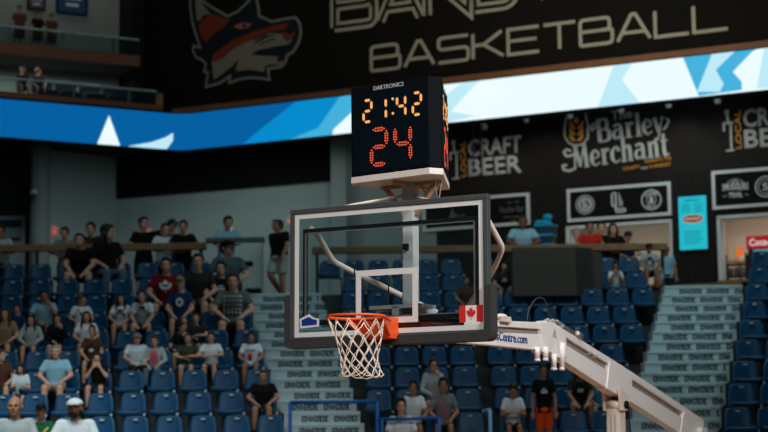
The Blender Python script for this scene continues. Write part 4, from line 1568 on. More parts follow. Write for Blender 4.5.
# mounting head: plates behind the lower board, box frame to the boom
mb = MB(); mb.box(-.22, .30, .085, .30, zb_post - .02, zb_post + .01); mb.box(-.06, .20, .2, .5, zb_post - .06, zb_post - .02)
mb.box(.0, .07, .085, .33, BZ + .11, zb_post); mb.build('mount_plate', mat('mount_pale', (176, 180, 178), .4), G)
mb = MB(); mb.box(-.2, .2, .08, .30, BZ - .0, BZ + .11); mb.box(-.12, .12, .3, 1.2, BZ - .0, BZ + .14); mb.build('mount_box', mat('mount_dark', (40, 42, 42), .5), G)


def tube_part(name, pts, r, m=WHITE_PAINT):
    mb = MB(); mb.tube(fillet([tuple(p) for p in pts], .07, seg=5) if len(pts) > 2 else pts, r, 10)
    return mb.build(name, m, G, True)


def fil3(pts, r=.08, seg=5):
    out = [V(pts[0])]
    for a, b, c in zip(pts[:-2], pts[1:-1], pts[2:]):
        a, b, c = V(a), V(b), V(c)
        p, s_ = b + (a - b).normalized() * r, b + (c - b).normalized() * r
        for k in range(seg + 1):
            u = k / seg
            out.append(p * (1 - u) ** 2 + b * 2 * u * (1 - u) + s_ * u * u)
    out.append(V(pts[-1]))
    return out


ARM_TONE = mat('tube_paint', (222, 208, 198), .4, var=.05)
ltube = [g_b(311, 229, .06), g_b(318, 236, .16), g_b(333, 262, .34), g_b(352, 272, .48), g_b(437, 312.5, .95)]
mb = MB(); mb.tube(fil3(ltube, .05), .023, 10); mb.build('brace_tube', ARM_TONE, G, True)
rtube = [g_b(481, 208, .06), g_b(488, 219, .12), g_b(503, 247, .36), g_b(494, 268, .48), g_b(464, 312, .9)]
mb = MB(); mb.tube(fil3(rtube, .05), .023, 10); mb.build('brace_tube', ARM_TONE, G, True)
mb = MB(); mb.tube([g_b(345, 207, .04), g_b(352, 205.5, .05), g_b(402, 196, PB - .05)], .013, 8); mb.build('stay_rod', ARM_TONE, G, True)
mb = MB(); mb.tube([g_b(414, 196, PB), g_b(423, 198.5, .2), g_b(430, 200, .05)], .013, 8); mb.build('stay_rod', ARM_TONE, G, True)
# black cable ties on the left brace
mb = MB()
for k, u in enumerate((.05, .45, .62)):
    p = ltube[3].lerp(ltube[4], u)
    mb.tube([p + V((0, -.03, .03)), p + V((.0, -.03, -.035))], .006, 6)
mb.build('cable_tie', BLACK, G)

# boom: front arm
HW = .05


def arm(name, top, bot, hw, m, parent=G, bevel=.006):
    """top/bot: picture points along the +a face; profile extruded across the boom"""
    P = [g_a(x, y, hw) for x, y in top] + [g_a(x, y, hw) for x, y in reversed(bot)]
    mb = MB(); mb.yz([(p.y, p.z) for p in P], -hw, hw)
    return mb.build(name, m, parent, bevel=bevel)


arm('front_arm_rail', [(462, 318.5), (500, 320.5), (545, 322.5)], [(462, 325), (500, 326.5), (545, 329.5)], HW, WHITE_PAINT)
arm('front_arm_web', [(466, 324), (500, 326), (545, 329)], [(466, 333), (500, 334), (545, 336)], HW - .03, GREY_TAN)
front = arm('front_arm_beam', [(466, 332), (500, 332.5), (543, 334.5)], [(466, 343), (500, 346), (530, 349.3), (543, 349.8)], HW, WHITE_PAINT)
# lettering on the front beam
pa, pb = g_a(496.5, 341.5, HW), g_a(527, 345.2, HW)
me = text_mesh('sCentre.com', (pb - pa).length, .085, .004, .012)
me.materials.append(mat('boom_blue', (30, 56, 140), .5))
o = bpy.data.objects.new('boom_lettering', me)
COL.objects.link(o)
o.parent = G
sl = atan2(pb.z - pa.z, pb.y - pa.y)
o.matrix_local = Matrix.Translation(V((HW + .001, pa.y, pa.z + .012))) @ Matrix.Rotation(pi / 2, 4, 'Z') @ Matrix.Rotation(-sl, 4, 'Y')
# rear arm
arm('rear_arm_rail', [(545, 320.5), (556, 324), (620, 364), (640, 377), (703, 419)], [(545, 328), (556, 331), (614, 367), (634, 380), (690, 417)], HW, WHITE_PAINT)
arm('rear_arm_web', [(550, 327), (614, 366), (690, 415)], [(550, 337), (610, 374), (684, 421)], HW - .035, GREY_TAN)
arm('rear_arm_beam', [(546, 333), (556, 338.5), (612, 373), (634, 387), (686, 420)], [(546, 349.5), (552, 353), (600, 384), (630, 401), (680, 433)], HW, WHITE_PAINT)
arm('rear_arm_collar', [(610, 361), (633, 375)], [(607, 388.5), (631, 402.5)], HW + .012, WHITE_PAINT)
arm('rear_arm_cap', [(684, 411), (704, 420)], [(680, 437), (704, 447)], HW + .008, WHITE_PAINT)
# elbow plates, pins and links
arm('elbow_plate', [(541, 321.5), (556, 322.5)], [(543, 352), (549, 354)], HW + .012, WHITE_PAINT)
arm('elbow_plate', [(555, 325), (566, 331)], [(561, 356), (567, 358)], HW + .012, WHITE_PAINT)
for (x0, y0, x1, y1, hw) in ((537, 347, 537.3, 359, .06), (545.5, 347, 545.5, 358.5, HW + .02), (554, 354, 554, 368, .06), (562.5, 343, 562, 368, HW + .02)):
    a, b = g_a(x0, y0, hw), g_a(x1, y1, hw)
    mb = MB()
    mb.frustum(a, b, .030, .024, 12); mb.cyl(b, b + (b - a).normalized() * .02, .03, 12)
    mb.build('link_pin', WHITE_PAINT, G, True)
for (x, y) in ((546, 321), (551, 321.5), (560, 327), (574, 335), (589, 353), (594, 356)):
    p = g_a(x, y, HW * .6)
    mb = MB(); mb.cyl(p + V((-.03, 0, -.012)), p + V((.03, 0, .012)), .020, 8); mb.build('bolt', mat('bolt_grey', (186, 180, 172), .4), G)
p0, p1 = g_a(556, 324, .04), g_a(577, 338, .04)
mb = MB(); mb.cyl(p0 + V((0, 0, .03)), p1 + V((0, 0, .03)), .018, 8); mb.cyl(g_a(576, 334, .04), g_a(581, 337, .04), .04, 10); mb.build('gas_spring', STEEL, G, True)
p = g_a(505, 319, .05)
mb = MB(); mb.box(-.05, .09, p.y - .13, p.y + .05, p.z - .03, p.z + .02); mb.ell((.05, p.y - .08, p.z + .015), (.05, .09, .03)); mb.ell((.05, p.y + .06, p.z - .01), (.03, .06, .02)); mb.build('top_clamp', ARM_TONE, G, bevel=.01)
# hose loops over the elbow
mb = MB()
h = [g_a(527, 321, .0), g_a(529, 310, .0), g_a(536, 299, 0), g_a(544, 299, 0), g_a(547.5, 310, 0), g_a(553, 321.5, 0)]
hh = []
for i in range(len(h) - 1):
    p_1, p0_, p1_, p2_ = h[max(i - 1, 0)], h[i], h[i + 1], h[min(i + 2, len(h) - 1)]
    for k in range(5):
        u = k / 5
        hh.append(.5 * ((2 * p0_) + (p1_ - p_1) * u + (2 * p_1 - 5 * p0_ + 4 * p1_ - p2_) * u * u + (3 * p0_ - p_1 - 3 * p1_ + p2_) * u ** 3))
hh.append(h[-1])
mb.tube(hh, .0055, 7); mb.build('hose_loop', mat('hose_grey', (64, 66, 66), .5), G, True)
# small drooping lead under the front beam
mb = MB(); a = g_a(520, 347, .0); b = g_a(505, 366, .0); mb.tube([a, a.lerp(b, .3) + V((0, .05, -.02)), a.lerp(b, .7) + V((0, .05, .0)), b], .006, 6); mb.build('loose_lead', BLACK, G)
# lift post under the rear arm
pc = g_a(616, 405, 0.0)
mb = MB()
mb.box(-.075, .075, pc.y - .085, pc.y + .07, .42, pc.z - .04); 
post = mb.build('lift_post', mat('lift_post_paint', (224, 210, 198), .4, var=.04), G, bevel=.008)
mb = MB()
for x in (-.022, .022):
    mb.box(x - .004, x + .004, pc.y - .088, pc.y - .084, .5, pc.z - .1)
mb.build('groove', GREY_TAN, post)
mb = MB(); mb.cyl((-.07, pc.y - .06, pc.z), (.07, pc.y - .06, pc.z), .046, 16); mb.build('roller', mat('roller_cream', (220, 206, 186), .4), G, True)
mb = MB(); mb.cyl((.105, pc.y - .0, pc.z), (.128, pc.y - .0, pc.z), .04, 14); mb.build('pivot_knob', BLACK, G, True)
mb = MB()
tp = g_a(614, 385, 0)
for sx in (-1, 1):
    mb.hexa([(sx * .09 - .015, pc.y - .10, pc.z - .06), (sx * .09 + .015, pc.y - .10, pc.z - .06), (sx * .09 + .015, pc.y + .09, pc.z - .06), (sx * .09 - .015, pc.y + .09, pc.z - .06)],
            [(sx * .09 - .015, pc.y - .14, pc.z + .17), (sx * .09 + .015, pc.y - .14, pc.z + .17), (sx * .09 + .015, pc.y + .1, pc.z + .10), (sx * .09 - .015, pc.y + .1, pc.z + .10)])
mb.build('pivot_cheek', ARM_TONE, G, bevel=.004)
mb = MB(); mb.box(-.045, .045, pc.y - .02, pc.y + .08, pc.z + .05, pc.z + .16); mb.build('pivot_block', mat('pivot_shade_brown', (92, 78, 68), .6), G)  # dark brown stands in for the shade inside the bracket
mb = MB(); q = g_a(628, 405, .11); mb.tube([(.11, q.y, q.z - .02), (.12, q.y + .03, q.z - .3), (.11, q.y - .02, q.z - .7)], .008, 6); mb.build('hose', BLACK, G)
# wheeled base on the court
ep = g_a(696, 428, 0)
mb = MB(); mb.box(-.55, .55, pc.y - .5, ep.y + 1.2, .08, .42); mb.build('base_box', WHITE_PAINT, G, bevel=.03)
for sx in (-1, 1):
    for yy in (pc.y - .3, ep.y + 1.0):
        mb = MB(); mb.cyl((sx * .5 - .03, yy, .06), (sx * .5 + .03, yy, .06), .06, 14); mb.build('wheel', BLACK, G)
mb = MB(); mb.hexa([(-.11, ep.y - .1, .42), (.11, ep.y - .1, .42), (.11, ep.y + .2, .42), (-.11, ep.y + .2, .42)], [(-.11, ep.y - .1, ep.z), (.11, ep.y - .1, ep.z), (.11, ep.y + .06, ep.z), (-.11, ep.y + .06, ep.z)]); mb.build('rear_post', WHITE_PAINT, G)

# ------------------------------------------------------------------ shot clock (three sided, cut corners)
zc0 = g_b(390, 174, .13).z
zc1 = g_b(390, 82.5, .13).z
CC = GL0 + GB * PB + GX * .045
SC_R = empty('shot_clock', (CC.x, CC.y, zc0), -radians(35.5), 'black three sided shot clock with amber and red digits above the backboard', 'shot clock')
Hc = zc1 - zc0
SIDE, CUT = .80, .12
inr = (SIDE + 2 * CUT) * sqrt(3) / 6
faces = []
for kf in range(3):
    an = -pi / 2 + kf * 2 * pi / 3           # outward direction of face
    nrm = V((cos(an), sin(an)))
    tx = V((-nrm.y, nrm.x))                  # to the right when looking at the face
    faces.append((nrm, tx))
hexp = []
for nrm, tx in faces:
    hexp += [tuple(nrm * inr - tx * SIDE / 2), tuple(nrm * inr + tx * SIDE / 2)]
CASE = mat('clock_case', (10, 14, 18), .7, var=.05, spec=.08)
mb = MB(); mb.xy(hexp, .012, Hc); mb.build('casing', CASE, SC_R, bevel=.006)
mb = MB()
mb.xy(offset_poly(hexp, .006), -.045, .008)
mb.build('tray', mat('tray_paint', (232, 220, 208), .45, var=.05), SC_R, bevel=.004)
# ribs below the tray and slanted struts to the post
mb = MB()
mb.box(-.3, .3, -.02, .02, -.075, -.045); mb.box(-.02, .02, -.24, .3, -.075, -.045)
mb.build('tray_rib', mat('tray_under', (196, 160, 130), .6), SC_R)
for sx in (-1, 1):
    mb = MB(); mb.hexa([(sx * .05 - .012, -.03, -.33), (sx * .05 + .012, -.03, -.33), (sx * .05 + .012, .03, -.33), (sx * .05 - .012, .03, -.33)],
                       [(sx * .27 - .02, -.03, -.05), (sx * .27 + .02, -.03, -.05), (sx * .27 + .02, .03, -.05), (sx * .27 - .02, .03, -.05)]); mb.build('strut', mat('tray_under', (196, 160, 130), .6), SC_R)
mb = MB(); pts = [V((.10 + .2 * i / 10, .02, -.07 - .13 * sin(pi * i / 10))) for i in range(11)]; mb.tube(pts, .006, 6)
pts = [V((.3, .02 - .1 * i / 8, -.06 - .16 * sin(pi * i / 8))) for i in range(9)]; mb.tube(pts, .006, 6); mb.build('cable', GREY_TAN, SC_R)
AMBER = emat('digit_amber', (255, 178, 96), 1.0)
RED = emat('digit_red', (255, 92, 58), 1.0)
SEGS = {'0': 'abcdef', '1': 'bc', '2': 'abged', '4': 'fgbc'}


def seg_line(s, w, h):
    return {'a': ((0, h), (w, h)), 'b': ((w, h), (w, h / 2)), 'c': ((w, h / 2), (w, 0)), 'd': ((0, 0), (w, 0)), 'e': ((0, h / 2), (0, 0)), 'f': ((0, h), (0, h / 2)), 'g': ((0, h / 2), (w, h / 2))}[s]


def digit(mb, ch, x, z, w, h, put, fat, dots):
    for s in SEGS[ch]:
        (ax, az), (bx, bz) = seg_line(s, w, h)
        a, b = V((ax, az)), V((bx, bz))
        d = (b - a)
        L = d.length
        d.normalize()
        n = V((-d.y, d.x))
        g = .012
        if dots:
            m = max(3, int((L - 2 * g) / dots))
            for i in range(m):
                u = g + (L - 2 * g) * (i + .5) / m
                offs = (0,) if i in (0, m - 1) else (-.011, .011)
                for o_ in offs:
                    c = a + d * u + n * o_
                    put(mb, [(x + c.x + .0078 * cos(t), z + c.y + .0078 * sin(t)) for t in [k * pi / 3 for k in range(6)]])
        else:
            e_ = fat
            pts = [a + d * g, a + d * (g + e_) + n * e_, b - d * (g + e_) + n * e_, b - d * g, b - d * (g + e_) - n * e_, a + d * (g + e_) - n * e_]
            put(mb, [(x + p.x, z + p.y) for p in pts])


FACE = mat('clock_face', (6, 18, 26), .6, var=.05, spec=.08)
for nrm, tx in faces:
    def W3(u, z, d):
        p = nrm * (inr + d) + tx * u
        return (p.x, p.y, z)

    def put(mb, poly):
        mb.prism(poly, .0045, .008, W3)
    mb = MB(); mb.prism([(-SIDE / 2 + .02, .03), (SIDE / 2 - .02, .03), (SIDE / 2 - .02, Hc - .075), (-SIDE / 2 + .02, Hc - .075)], -.01, .004, W3)
    mb.build('face_panel', FACE, SC_R)
    dh, dw = .185, .083
    zt = Hc - .315
    for ch, x in (('2', -.265), ('1', -.115), ('4', .085), ('2', .245)):
        mb = MB(); digit(mb, ch, x, zt, dw, dh, put, .0115, 0)
        if ch != '9':
            mb.build('amber_digit', AMBER, SC_R)
    mb = MB()
    for zz in (zt + .04, zt + .165):
        put(mb, circle_pts(.04, zz, .012, 10))
    mb.build('colon', AMBER, SC_R)
    for ch, x in (('2', -.185), ('4', .06)):
        mb = MB(); digit(mb, ch, x, .09, .155, .30, put, .012, .021)
        mb.build('red_digit', RED, SC_R)
    me = text_mesh('DAKTRONICS', .31, .036, .003, .0)
    me.materials.append(mat('clock_letter', (200, 204, 202), .5))
    o = bpy.data.objects.new('clock_lettering', me); COL.objects.link(o); o.parent = SC_R
    c_ = nrm * (inr + .0005) - tx * .16
    o.location = (c_.x, c_.y, Hc - .052)
    o.rotation_euler = (0, 0, atan2(tx.y, tx.x))
# ------------------------------------------------------------------ people
SKIN = {'fair': mat('skin_fair', (214, 160, 132), .6, var=.05), 'tan': mat('skin_tan', (176, 122, 94), .6, var=.05), 'brown': mat('skin_brown', (118, 78, 60), .6, var=.05)}
EYE = mat('eye_dark', (24, 18, 16), .3)
LIP = mat('lip_rose', (150, 84, 76), .6)
HAIRM = {'black': mat('hair_black', (16, 13, 12), .6, var=.3, scale=60), 'brown': mat('hair_brown', (58, 36, 24), .6, var=.3, scale=60), 'grey': mat('hair_grey', (150, 146, 140), .6, var=.2, scale=60), 'auburn': mat('hair_auburn', (92, 42, 26), .6, var=.3, scale=60)}
CLOTH = {}


def cloth(name, rgb):
    if name not in CLOTH:
        CLOTH[name] = mat('cloth_' + name, rgb, .9, var=.12, scale=9, bump=.25, spec=.15)
    return CLOTH[name]


for n_, c_ in (('white', (226, 230, 232)), ('cool_white', (206, 222, 228)), ('grey', (120, 124, 124)), ('light_grey', (172, 178, 178)), ('black', (20, 19, 19)), ('charcoal', (44, 43, 43)), ('light_blue', (146, 190, 206)),
               ('navy', (22, 34, 60)), ('red', (190, 44, 40)), ('crimson', (118, 24, 28)), ('olive', (66, 68, 52)), ('pink', (214, 96, 120)), ('teal', (72, 98, 98)), ('green', (30, 92, 60)), ('denim', (96, 118, 138)), ('orange', (232, 84, 30)),
               ('blue', (26, 56, 100)), ('tan', (150, 122, 96)), ('brown', (84, 54, 40)), ('plaid', (96, 104, 98)), ('rust', (150, 70, 36)), ('pale_short', (170, 178, 172)), ('cyan', (60, 150, 176))):
    cloth(n_, c_)


def remesh(mb, voxel, smooth_it=2, fac=.5):
    me = mb.mesh('tmp_shape', BLACK)
    o = bpy.data.objects.new('tmp_shape', me)
    COL.objects.link(o)
    r = o.modifiers.new('r', 'REMESH'); r.mode = 'VOXEL'; r.voxel_size = voxel; r.use_smooth_shade = True
    s = o.modifiers.new('s', 'SMOOTH'); s.factor = fac; s.iterations = smooth_it
    bpy.context.view_layer.update()
    out = bpy.data.meshes.new_from_object(o.evaluated_get(bpy.context.evaluated_depsgraph_get()))
    bpy.data.objects.remove(o)
    bpy.data.meshes.remove(me)
    out.materials.clear()
    out.polygons.foreach_set('use_smooth', [True] * len(out.polygons))
    return out


def limb(mb, pts, rad, n=12):
    for a, b, r0, r1 in zip(pts[:-1], pts[1:], rad[:-1], rad[1:]):
        mb.frustum(a, b, r0, r1, n)
    for p, r in zip(pts[1:], rad[1:]):
        mb.ell(p, (r, r, r), None, n, 7)


def rx(p, c, a):
    p, c = V(p), V(c)
    d = p - c
    return c + V((d.x, d.y * cos(a) - d.z * sin(a), d.y * sin(a) + d.z * cos(a)))


# pose: joints in metres, person faces -Y, +X is the person's left; origin on the floor under the hips
SIT_LEG = lambda sp=.13, fw=.0: {'hip': (.09, -.02, .53), 'knee': (sp, -.45, .52), 'ankle': (sp + .01, -.43 + fw, .09), 'toe': (sp + .03, -.60 + fw, .035)}
STAND_LEG = {'hip': (.09, .0, .90), 'knee': (.10, -.01, .49), 'ankle': (.10, .03, .08), 'toe': (.12, -.12, .03)}
POSES = {
    'lap': dict(sit=1, lean=8, arms=[((.26, -.10, .82), (.10, -.34, .64)), ((-.26, -.10, .82), (-.08, -.33, .63))], legs=[SIT_LEG(), SIT_LEG()], head=(0, 0)),
    'cross': dict(sit=1, lean=2, arms=[((.27, -.12, .84), (.02, -.27, .80)), ((-.27, -.12, .84), (-.03, -.24, .75))], legs=[SIT_LEG(.11), SIT_LEG(.12, .05)], head=(0, 0)),
    'mouth': dict(sit=1, lean=14, arms=[((.23, -.22, .80), (.05, -.20, 1.10)), ((-.23, -.22, .80), (-.04, -.20, 1.10))], legs=[SIT_LEG(.15), SIT_LEG(.14)], head=(0, 10)),
    'onehand': dict(sit=1, lean=6, arms=[((.26, -.16, .80), (.09, -.16, 1.12)), ((-.25, -.10, .80), (.02, -.30, .66))], legs=[SIT_LEG(.13), SIT_LEG(.12)], head=(12, 3)),
    'slouch': dict(sit=1, lean=26, arms=[((.25, -.30, .70), (.06, -.50, .62)), ((-.25, -.30, .70), (-.05, -.50, .60))], legs=[SIT_LEG(.17), SIT_LEG(.17)], head=(0, -12)),
    'phone': dict(sit=1, lean=16, arms=[((.25, -.14, .80), (.05, -.38, .86)), ((-.25, -.14, .80), (-.05, -.38, .86))], legs=[SIT_LEG(.12), SIT_LEG(.12)], head=(0, 26)),
    'side': dict(sit=1, lean=5, arms=[((.26, -.06, .82), (.14, -.32, .66)), ((-.27, -.04, .83), (-.13, -.30, .66))], legs=[SIT_LEG(.12), SIT_LEG(.15, .04)], head=(55, 0)),
    'rail': dict(sit=0, lean=14, arms=[((.30, -.22, 1.18), (.08, -.42, 1.14)), ((-.30, -.22, 1.18), (-.08, -.42, 1.14))], legs=[STAND_LEG, STAND_LEG], head=(0, 6)),
    'stand': dict(sit=0, lean=0, arms=[((.24, .03, 1.14), (.25, -.05, .88)), ((-.24, .03, 1.14), (-.25, -.05, .88))], legs=[STAND_LEG, STAND_LEG], head=(0, 8)),
    'raise': dict(sit=0, lean=4, arms=[((.46, -.10, 1.44), (.66, -.28, 1.60)), ((-.26, -.10, 1.16), (-.10, -.36, 1.12))], legs=[STAND_LEG, STAND_LEG], head=(30, 0)),
    'walk': dict(sit=0, lean=4, arms=[((.25, -.05, 1.14), (.24, -.18, .90)), ((-.24, .10, 1.15), (-.24, .06, .88))],
                 legs=[{'hip': (.09, 0, .90), 'knee': (.09, -.03, .48), 'ankle': (.08, .02, .08), 'toe': (.09, -.13, .03)}, {'hip': (-.09, 0, .90), 'knee': (-.09, -.14, .50), 'ankle': (-.09, .16, .12), 'toe': (-.09, .02, .03)}], head=(-10, 0)),
}
HEADC = {1: V((0, -.005, 1.235)), 0: V((0, -.005, 1.60))}
_HM = None


def head_mats(P):
    sit = P['sit']
    piv = V((0, 0, .55)) if sit else V((0, 0, .95))
    a = radians(P['lean'])
    hc = rx(HEADC[sit], piv, a)
    yaw, pit = P['head']
    H = Matrix.Translation(hc + V((0, 0, .012))) @ Matrix.Rotation(radians(yaw), 4, 'Z') @ Matrix.Rotation(radians(pit), 4, 'X') @ Matrix.Scale(1.12, 4)
    return H, piv, a


def torso_rings(sit, piv, a, infl, z_lo=None, wide=1.0):
    base = ((0, .0, 0.0, .165, .115), (.0, .005, .08, .160, .112), (.0, .015, .20, .142, .100), (.0, .012, .34, .160, .112), (.0, .010, .46, .168, .115), (.0, .02, .53, .168, .098), (.0, .025, .575, .135, .075), (0, .02, .605, .075, .062))
    z0 = .47 if sit else .84
    rings = []
    for x, y, z, rx_, ry_ in base:
        if z_lo is not None and z + z0 < z_lo:
            continue
        ring = []
        for k in range(20):
            t = 2 * pi * k / 20
            e = 2.4
            cx, sy = cos(t), sin(t)
            ex = abs(cx) ** (2 / e) * (1 if cx > 0 else -1)
            ey = abs(sy) ** (2 / e) * (1 if sy > 0 else -1)
            p = V((x + (rx_ * wide + infl) * ex, y + (ry_ * (.6 + .4 * wide) + infl) * ey, z0 + z))
            ring.append(rx(p, piv, a) if z + z0 > piv.z else p)
        rings.append(ring)
    return rings


def arm_pts(P, i, piv, a):
    sit = P['sit']
    s = 1 if i == 0 else -1
    sh = rx((s * .168, .025, 1.03 if sit else 1.40), piv, a)
    el, wr = V(P['arms'][i][0]), V(P['arms'][i][1])
    el, wr = rx(el, piv, a * .6), rx(wr, piv, a * .6)
    # keep real limb lengths
    el = sh + (el - sh).normalized() * .29
    wr = el + (wr - el).normalized() * .255
    return sh, el, wr


def leg_pts(P, i):
    s = 1 if i == 0 else -1
    L = P['legs'][i]
    q = lambda p: V((abs(p[0]) * s, p[1], p[2]))
    return q(L['hip']), q(L['knee']), q(L['ankle']), q(L['toe'])


def hand(mb, wr, d, s, curl):
    """palm, four unequal bent fingers, side thumb; d = forearm direction"""
    d = d.normalized()
    up = V((0, 0, 1)) if abs(d.z) < .8 else V((0, -1, 0))
    side = d.cross(up).normalized() * s
    nrm = side.cross(d).normalized() * s
    Mx = Matrix((side, d, nrm)).transposed()
    mb.ell(wr + d * .045, (.040, .052, .018), Mx, 10, 7)
    for k, (off, L) in enumerate(((-.030, .062), (-.010, .074), (.011, .070), (.031, .054))):
        b = wr + d * .083 + side * off
        k1 = b + d * L * .5 - nrm * L * .12 * curl
        k2 = k1 + d * L * .32 - nrm * L * .38 * curl
        limb(mb, [b - d * .02, k1, k2], [.0095, .0092, .0080], 8)
    b = wr + d * .03 - side * .034
    k1 = b - side * .022 + d * .026 - nrm * .01
    k2 = k1 + d * .030 - nrm * .012 * curl
    limb(mb, [b + side * .012, k1, k2], [.0115, .0105, .0085], 8)


_BODY = {}


def body_set(pose):
    """meshes for one pose, shared by everyone who takes it"""
    if pose in _BODY:
        return _BODY[pose]
    P = POSES[pose]
    sit = P['sit']
    H, piv, a = head_mats(P)
    B = MB()
    B.loft(torso_rings(sit, piv, a, 0))
    h = lambda x, y, z: H @ V((x, y, z))
    HR = H.to_3x3()
    # head in its own frame: centre of the skull, face to -Y
    B.ell(h(0, .012, .018), (.074, .094, .098), HR, 18, 12)
    B.ell(h(0, -.022, -.045), (.058, .064, .070), HR, 16, 10)
    B.ell(h(0, -.062, -.090), (.026, .024, .022), HR, 10, 7)
    B.ell(h(0, -.080, .024), (.050, .016, .014), HR, 10, 7)
    B.frustum(h(0, -.078, .018), h(0, -.108, -.026), .008, .016, 10)
    B.ell(h(0, -.102, -.026), (.017, .014, .011), HR, 10, 7)
    for s in (-1, 1):
        B.ell(h(s * .078, .018, -.008), (.010, .020, .032), HR, 8, 7)
        B.ell(h(s * .040, -.062, -.022), (.020, .018, .020), HR, 8, 7)
    B.ell(h(0, -.082, -.062), (.024, .010, .010), HR, 10, 7)
    nb = rx((0, .03, 1.05 if sit else 1.42), piv, a)
    B.frustum(nb, h(0, .012, -.07), .062, .052, 14)
    for i in (0, 1):
        sh, el, wr = arm_pts(P, i, piv, a)
        limb(B, [sh + (V((0, 0, 0)) - V((sh.x, 0, 0))) * .3, sh, sh.lerp(el, .45), el, el.lerp(wr, .35), wr], [.06, .058, .048, .040, .041, .027])
        hand(B, wr, wr - el, 1 if i == 0 else -1, .9 if pose not in ('raise',) else .4)
        hp, kn, an, toe = leg_pts(P, i)
        limb(B, [hp, hp.lerp(kn, .4), kn, kn.lerp(an, .3), an], [.088, .082, .056, .058, .036])
        limb(B, [an + V((0, .03, -.04)), an.lerp(toe, .5) + V((0, 0, -.01)), toe], [.036, .036, .026])
    body = remesh(B, .0078, 2, .4)
    # face features: iris and lips are faces of the same continuous surface
    Hi = H.inverted()
    body.materials.append(SKIN['fair']); body.materials.append(EYE); body.materials.append(LIP)
    idx = []
    for p in body.polygons:
        c = Hi @ p.center
        m = 0
        if c.y < -.045 and abs(c.z - .002) < .0085 and abs(abs(c.x) - .031) < .014:
            m = 1
        elif c.y < -.07 and abs(c.z + .062) < .009 and abs(c.x) < .024:
            m = 2
        idx.append(m)
    body.polygons.foreach_set('material_index', idx)
    # shirt with short sleeves / long sleeves
    out = {'body': body, 'H': H}
    for kind in ('short', 'long', 'none'):
        S = MB()
        S.loft(torso_rings(sit, piv, a, .016))
        for i in (0, 1):
            sh, el, wr = arm_pts(P, i, piv, a)
            ins = sh + V((-sh.x * .35, 0, -.01))
            if kind == 'short':
                e = sh.lerp(el, .68)
                S.frustum(ins, sh, .072, .070, 14); S.ell(sh, (.067, .067, .067), None, 12, 8); S.frustum(sh, e, .067, .063, 14)
            elif kind == 'long':
                S.frustum(ins, sh, .075, .074, 14); S.ell(sh, (.073, .073, .073), None, 12, 8)
                limb(S, [sh, sh.lerp(el, .5), el], [.072, .064, .056]); S.frustum(el, el.lerp(wr, .95), .055, .040, 14)
        out['shirt_' + kind] = remesh(S, .011, 2, .5)
    # collar
    c = rx((0, .02, 1.075 if sit else 1.445), piv, a)
    C_ = MB()
    pts = []
    for k in range(15):
        t = -pi / 2 + .35 + (2 * pi - .7) * k / 14
        pts.append(c + V((.070 * cos(t), .060 * sin(t), .004 + .02 * sin(t))))
    C_.tube(pts, .014, 8)
    out['collar'] = C_.mesh('collar', BLACK, True)
    for kind in ('shorts', 'trousers'):
        S = MB()
        z0 = .47 if sit else .84
        S.ell((0, 0, z0 + .05), (.178, .135, .12), None, 18, 10)
        S.loft([r for r in torso_rings(sit, piv, a, .010)[:2]])
        for i in (0, 1):
            hp, kn, an, toe = leg_pts(P, i)
            S.ell(hp, (.10, .10, .10), None, 14, 8)
            if kind == 'shorts':
                e = hp.lerp(kn, .88)
                S.frustum(hp, e, .100, .088, 16)
            else:
                limb(S, [hp, kn], [.098, .070], 14); S.frustum(kn, kn.lerp(an, .97), .070, .060, 14)
        out[kind] = remesh(S, .012, 2, .5)
    F = MB()
    for i in (0, 1):
        hp, kn, an, toe = leg_pts(P, i)
        limb(F, [an + V((0, .03, -.04)), an.lerp(toe, .5) + V((0, 0, -.012)), toe + (toe - an).normalized() * .01], [.045, .044, .034], 10)
    out['shoes'] = remesh(F, .012, 2, .4)
    _BODY[pose] = out
    return out


_HAIR = {}


def hair_mesh(kind):
    """made in the head's own frame"""
    if kind in _HAIR:
        return _HAIR[kind]
    B = MB()
    if kind in ('short', 'long', 'bun', 'crew'):
        g = .010 if kind != 'crew' else .003
        B.ell((0, .026, .034), (.078 + g, .088 + g, .088 + g), None, 18, 12)
        B.ell((0, -.045, .090), (.060, .040, .028), None, 12, 8)
        for s in (-1, 1):
            B.ell((s * .066, .014, .012), (.018, .045, .045), None, 10, 8)
        B.ell((0, .075, -.03), (.060, .036, .05), None, 12, 8)
    if kind == 'long':
        B.loft([[V((.085 * cos(t), .055 + .05 * sin(t), .02)) for t in [2 * pi * k / 14 for k in range(14)]],
                [V((.105 * cos(t), .062 + .05 * sin(t), -.10)) for t in [2 * pi * k / 14 for k in range(14)]],
                [V((.11 * cos(t), .085 + .045 * sin(t), -.22)) for t in [2 * pi * k / 14 for k in range(14)]],
                [V((.07 * cos(t), .10 + .03 * sin(t), -.32)) for t in [2 * pi * k / 14 for k in range(14)]]])
        for s in (-1, 1):
            limb(B, [(s * .07, .0, .05), (s * .088, .0, -.06), (s * .095, -.02, -.18), (s * .085, -.04, -.27)], [.024, .026, .026, .012], 10)
    if kind == 'bun':
        B.ell((0, .10, .085), (.036, .036, .034), None, 12, 8)
        B.ell((0, .135, .03), (.02, .03, .05), None, 10, 7)
    if kind == 'rim':      # bald on top, hair round the sides
        for s in (-1, 1):
            B.ell((s * .064, .03, .0), (.016, .05, .04), None, 10, 8)
        B.ell((0, .085, -.01), (.06, .026, .05), None, 12, 8)
    if kind == 'beard':
        B.ell((0, -.056, -.085), (.050, .044, .044), None, 14, 9)
        for s in (-1, 1):
            B.ell((s * .056, -.018, -.058), (.014, .034, .046), None, 10, 8)
    me = remesh(B, .0075, 2, .5)
    _HAIR[kind] = me
    return me


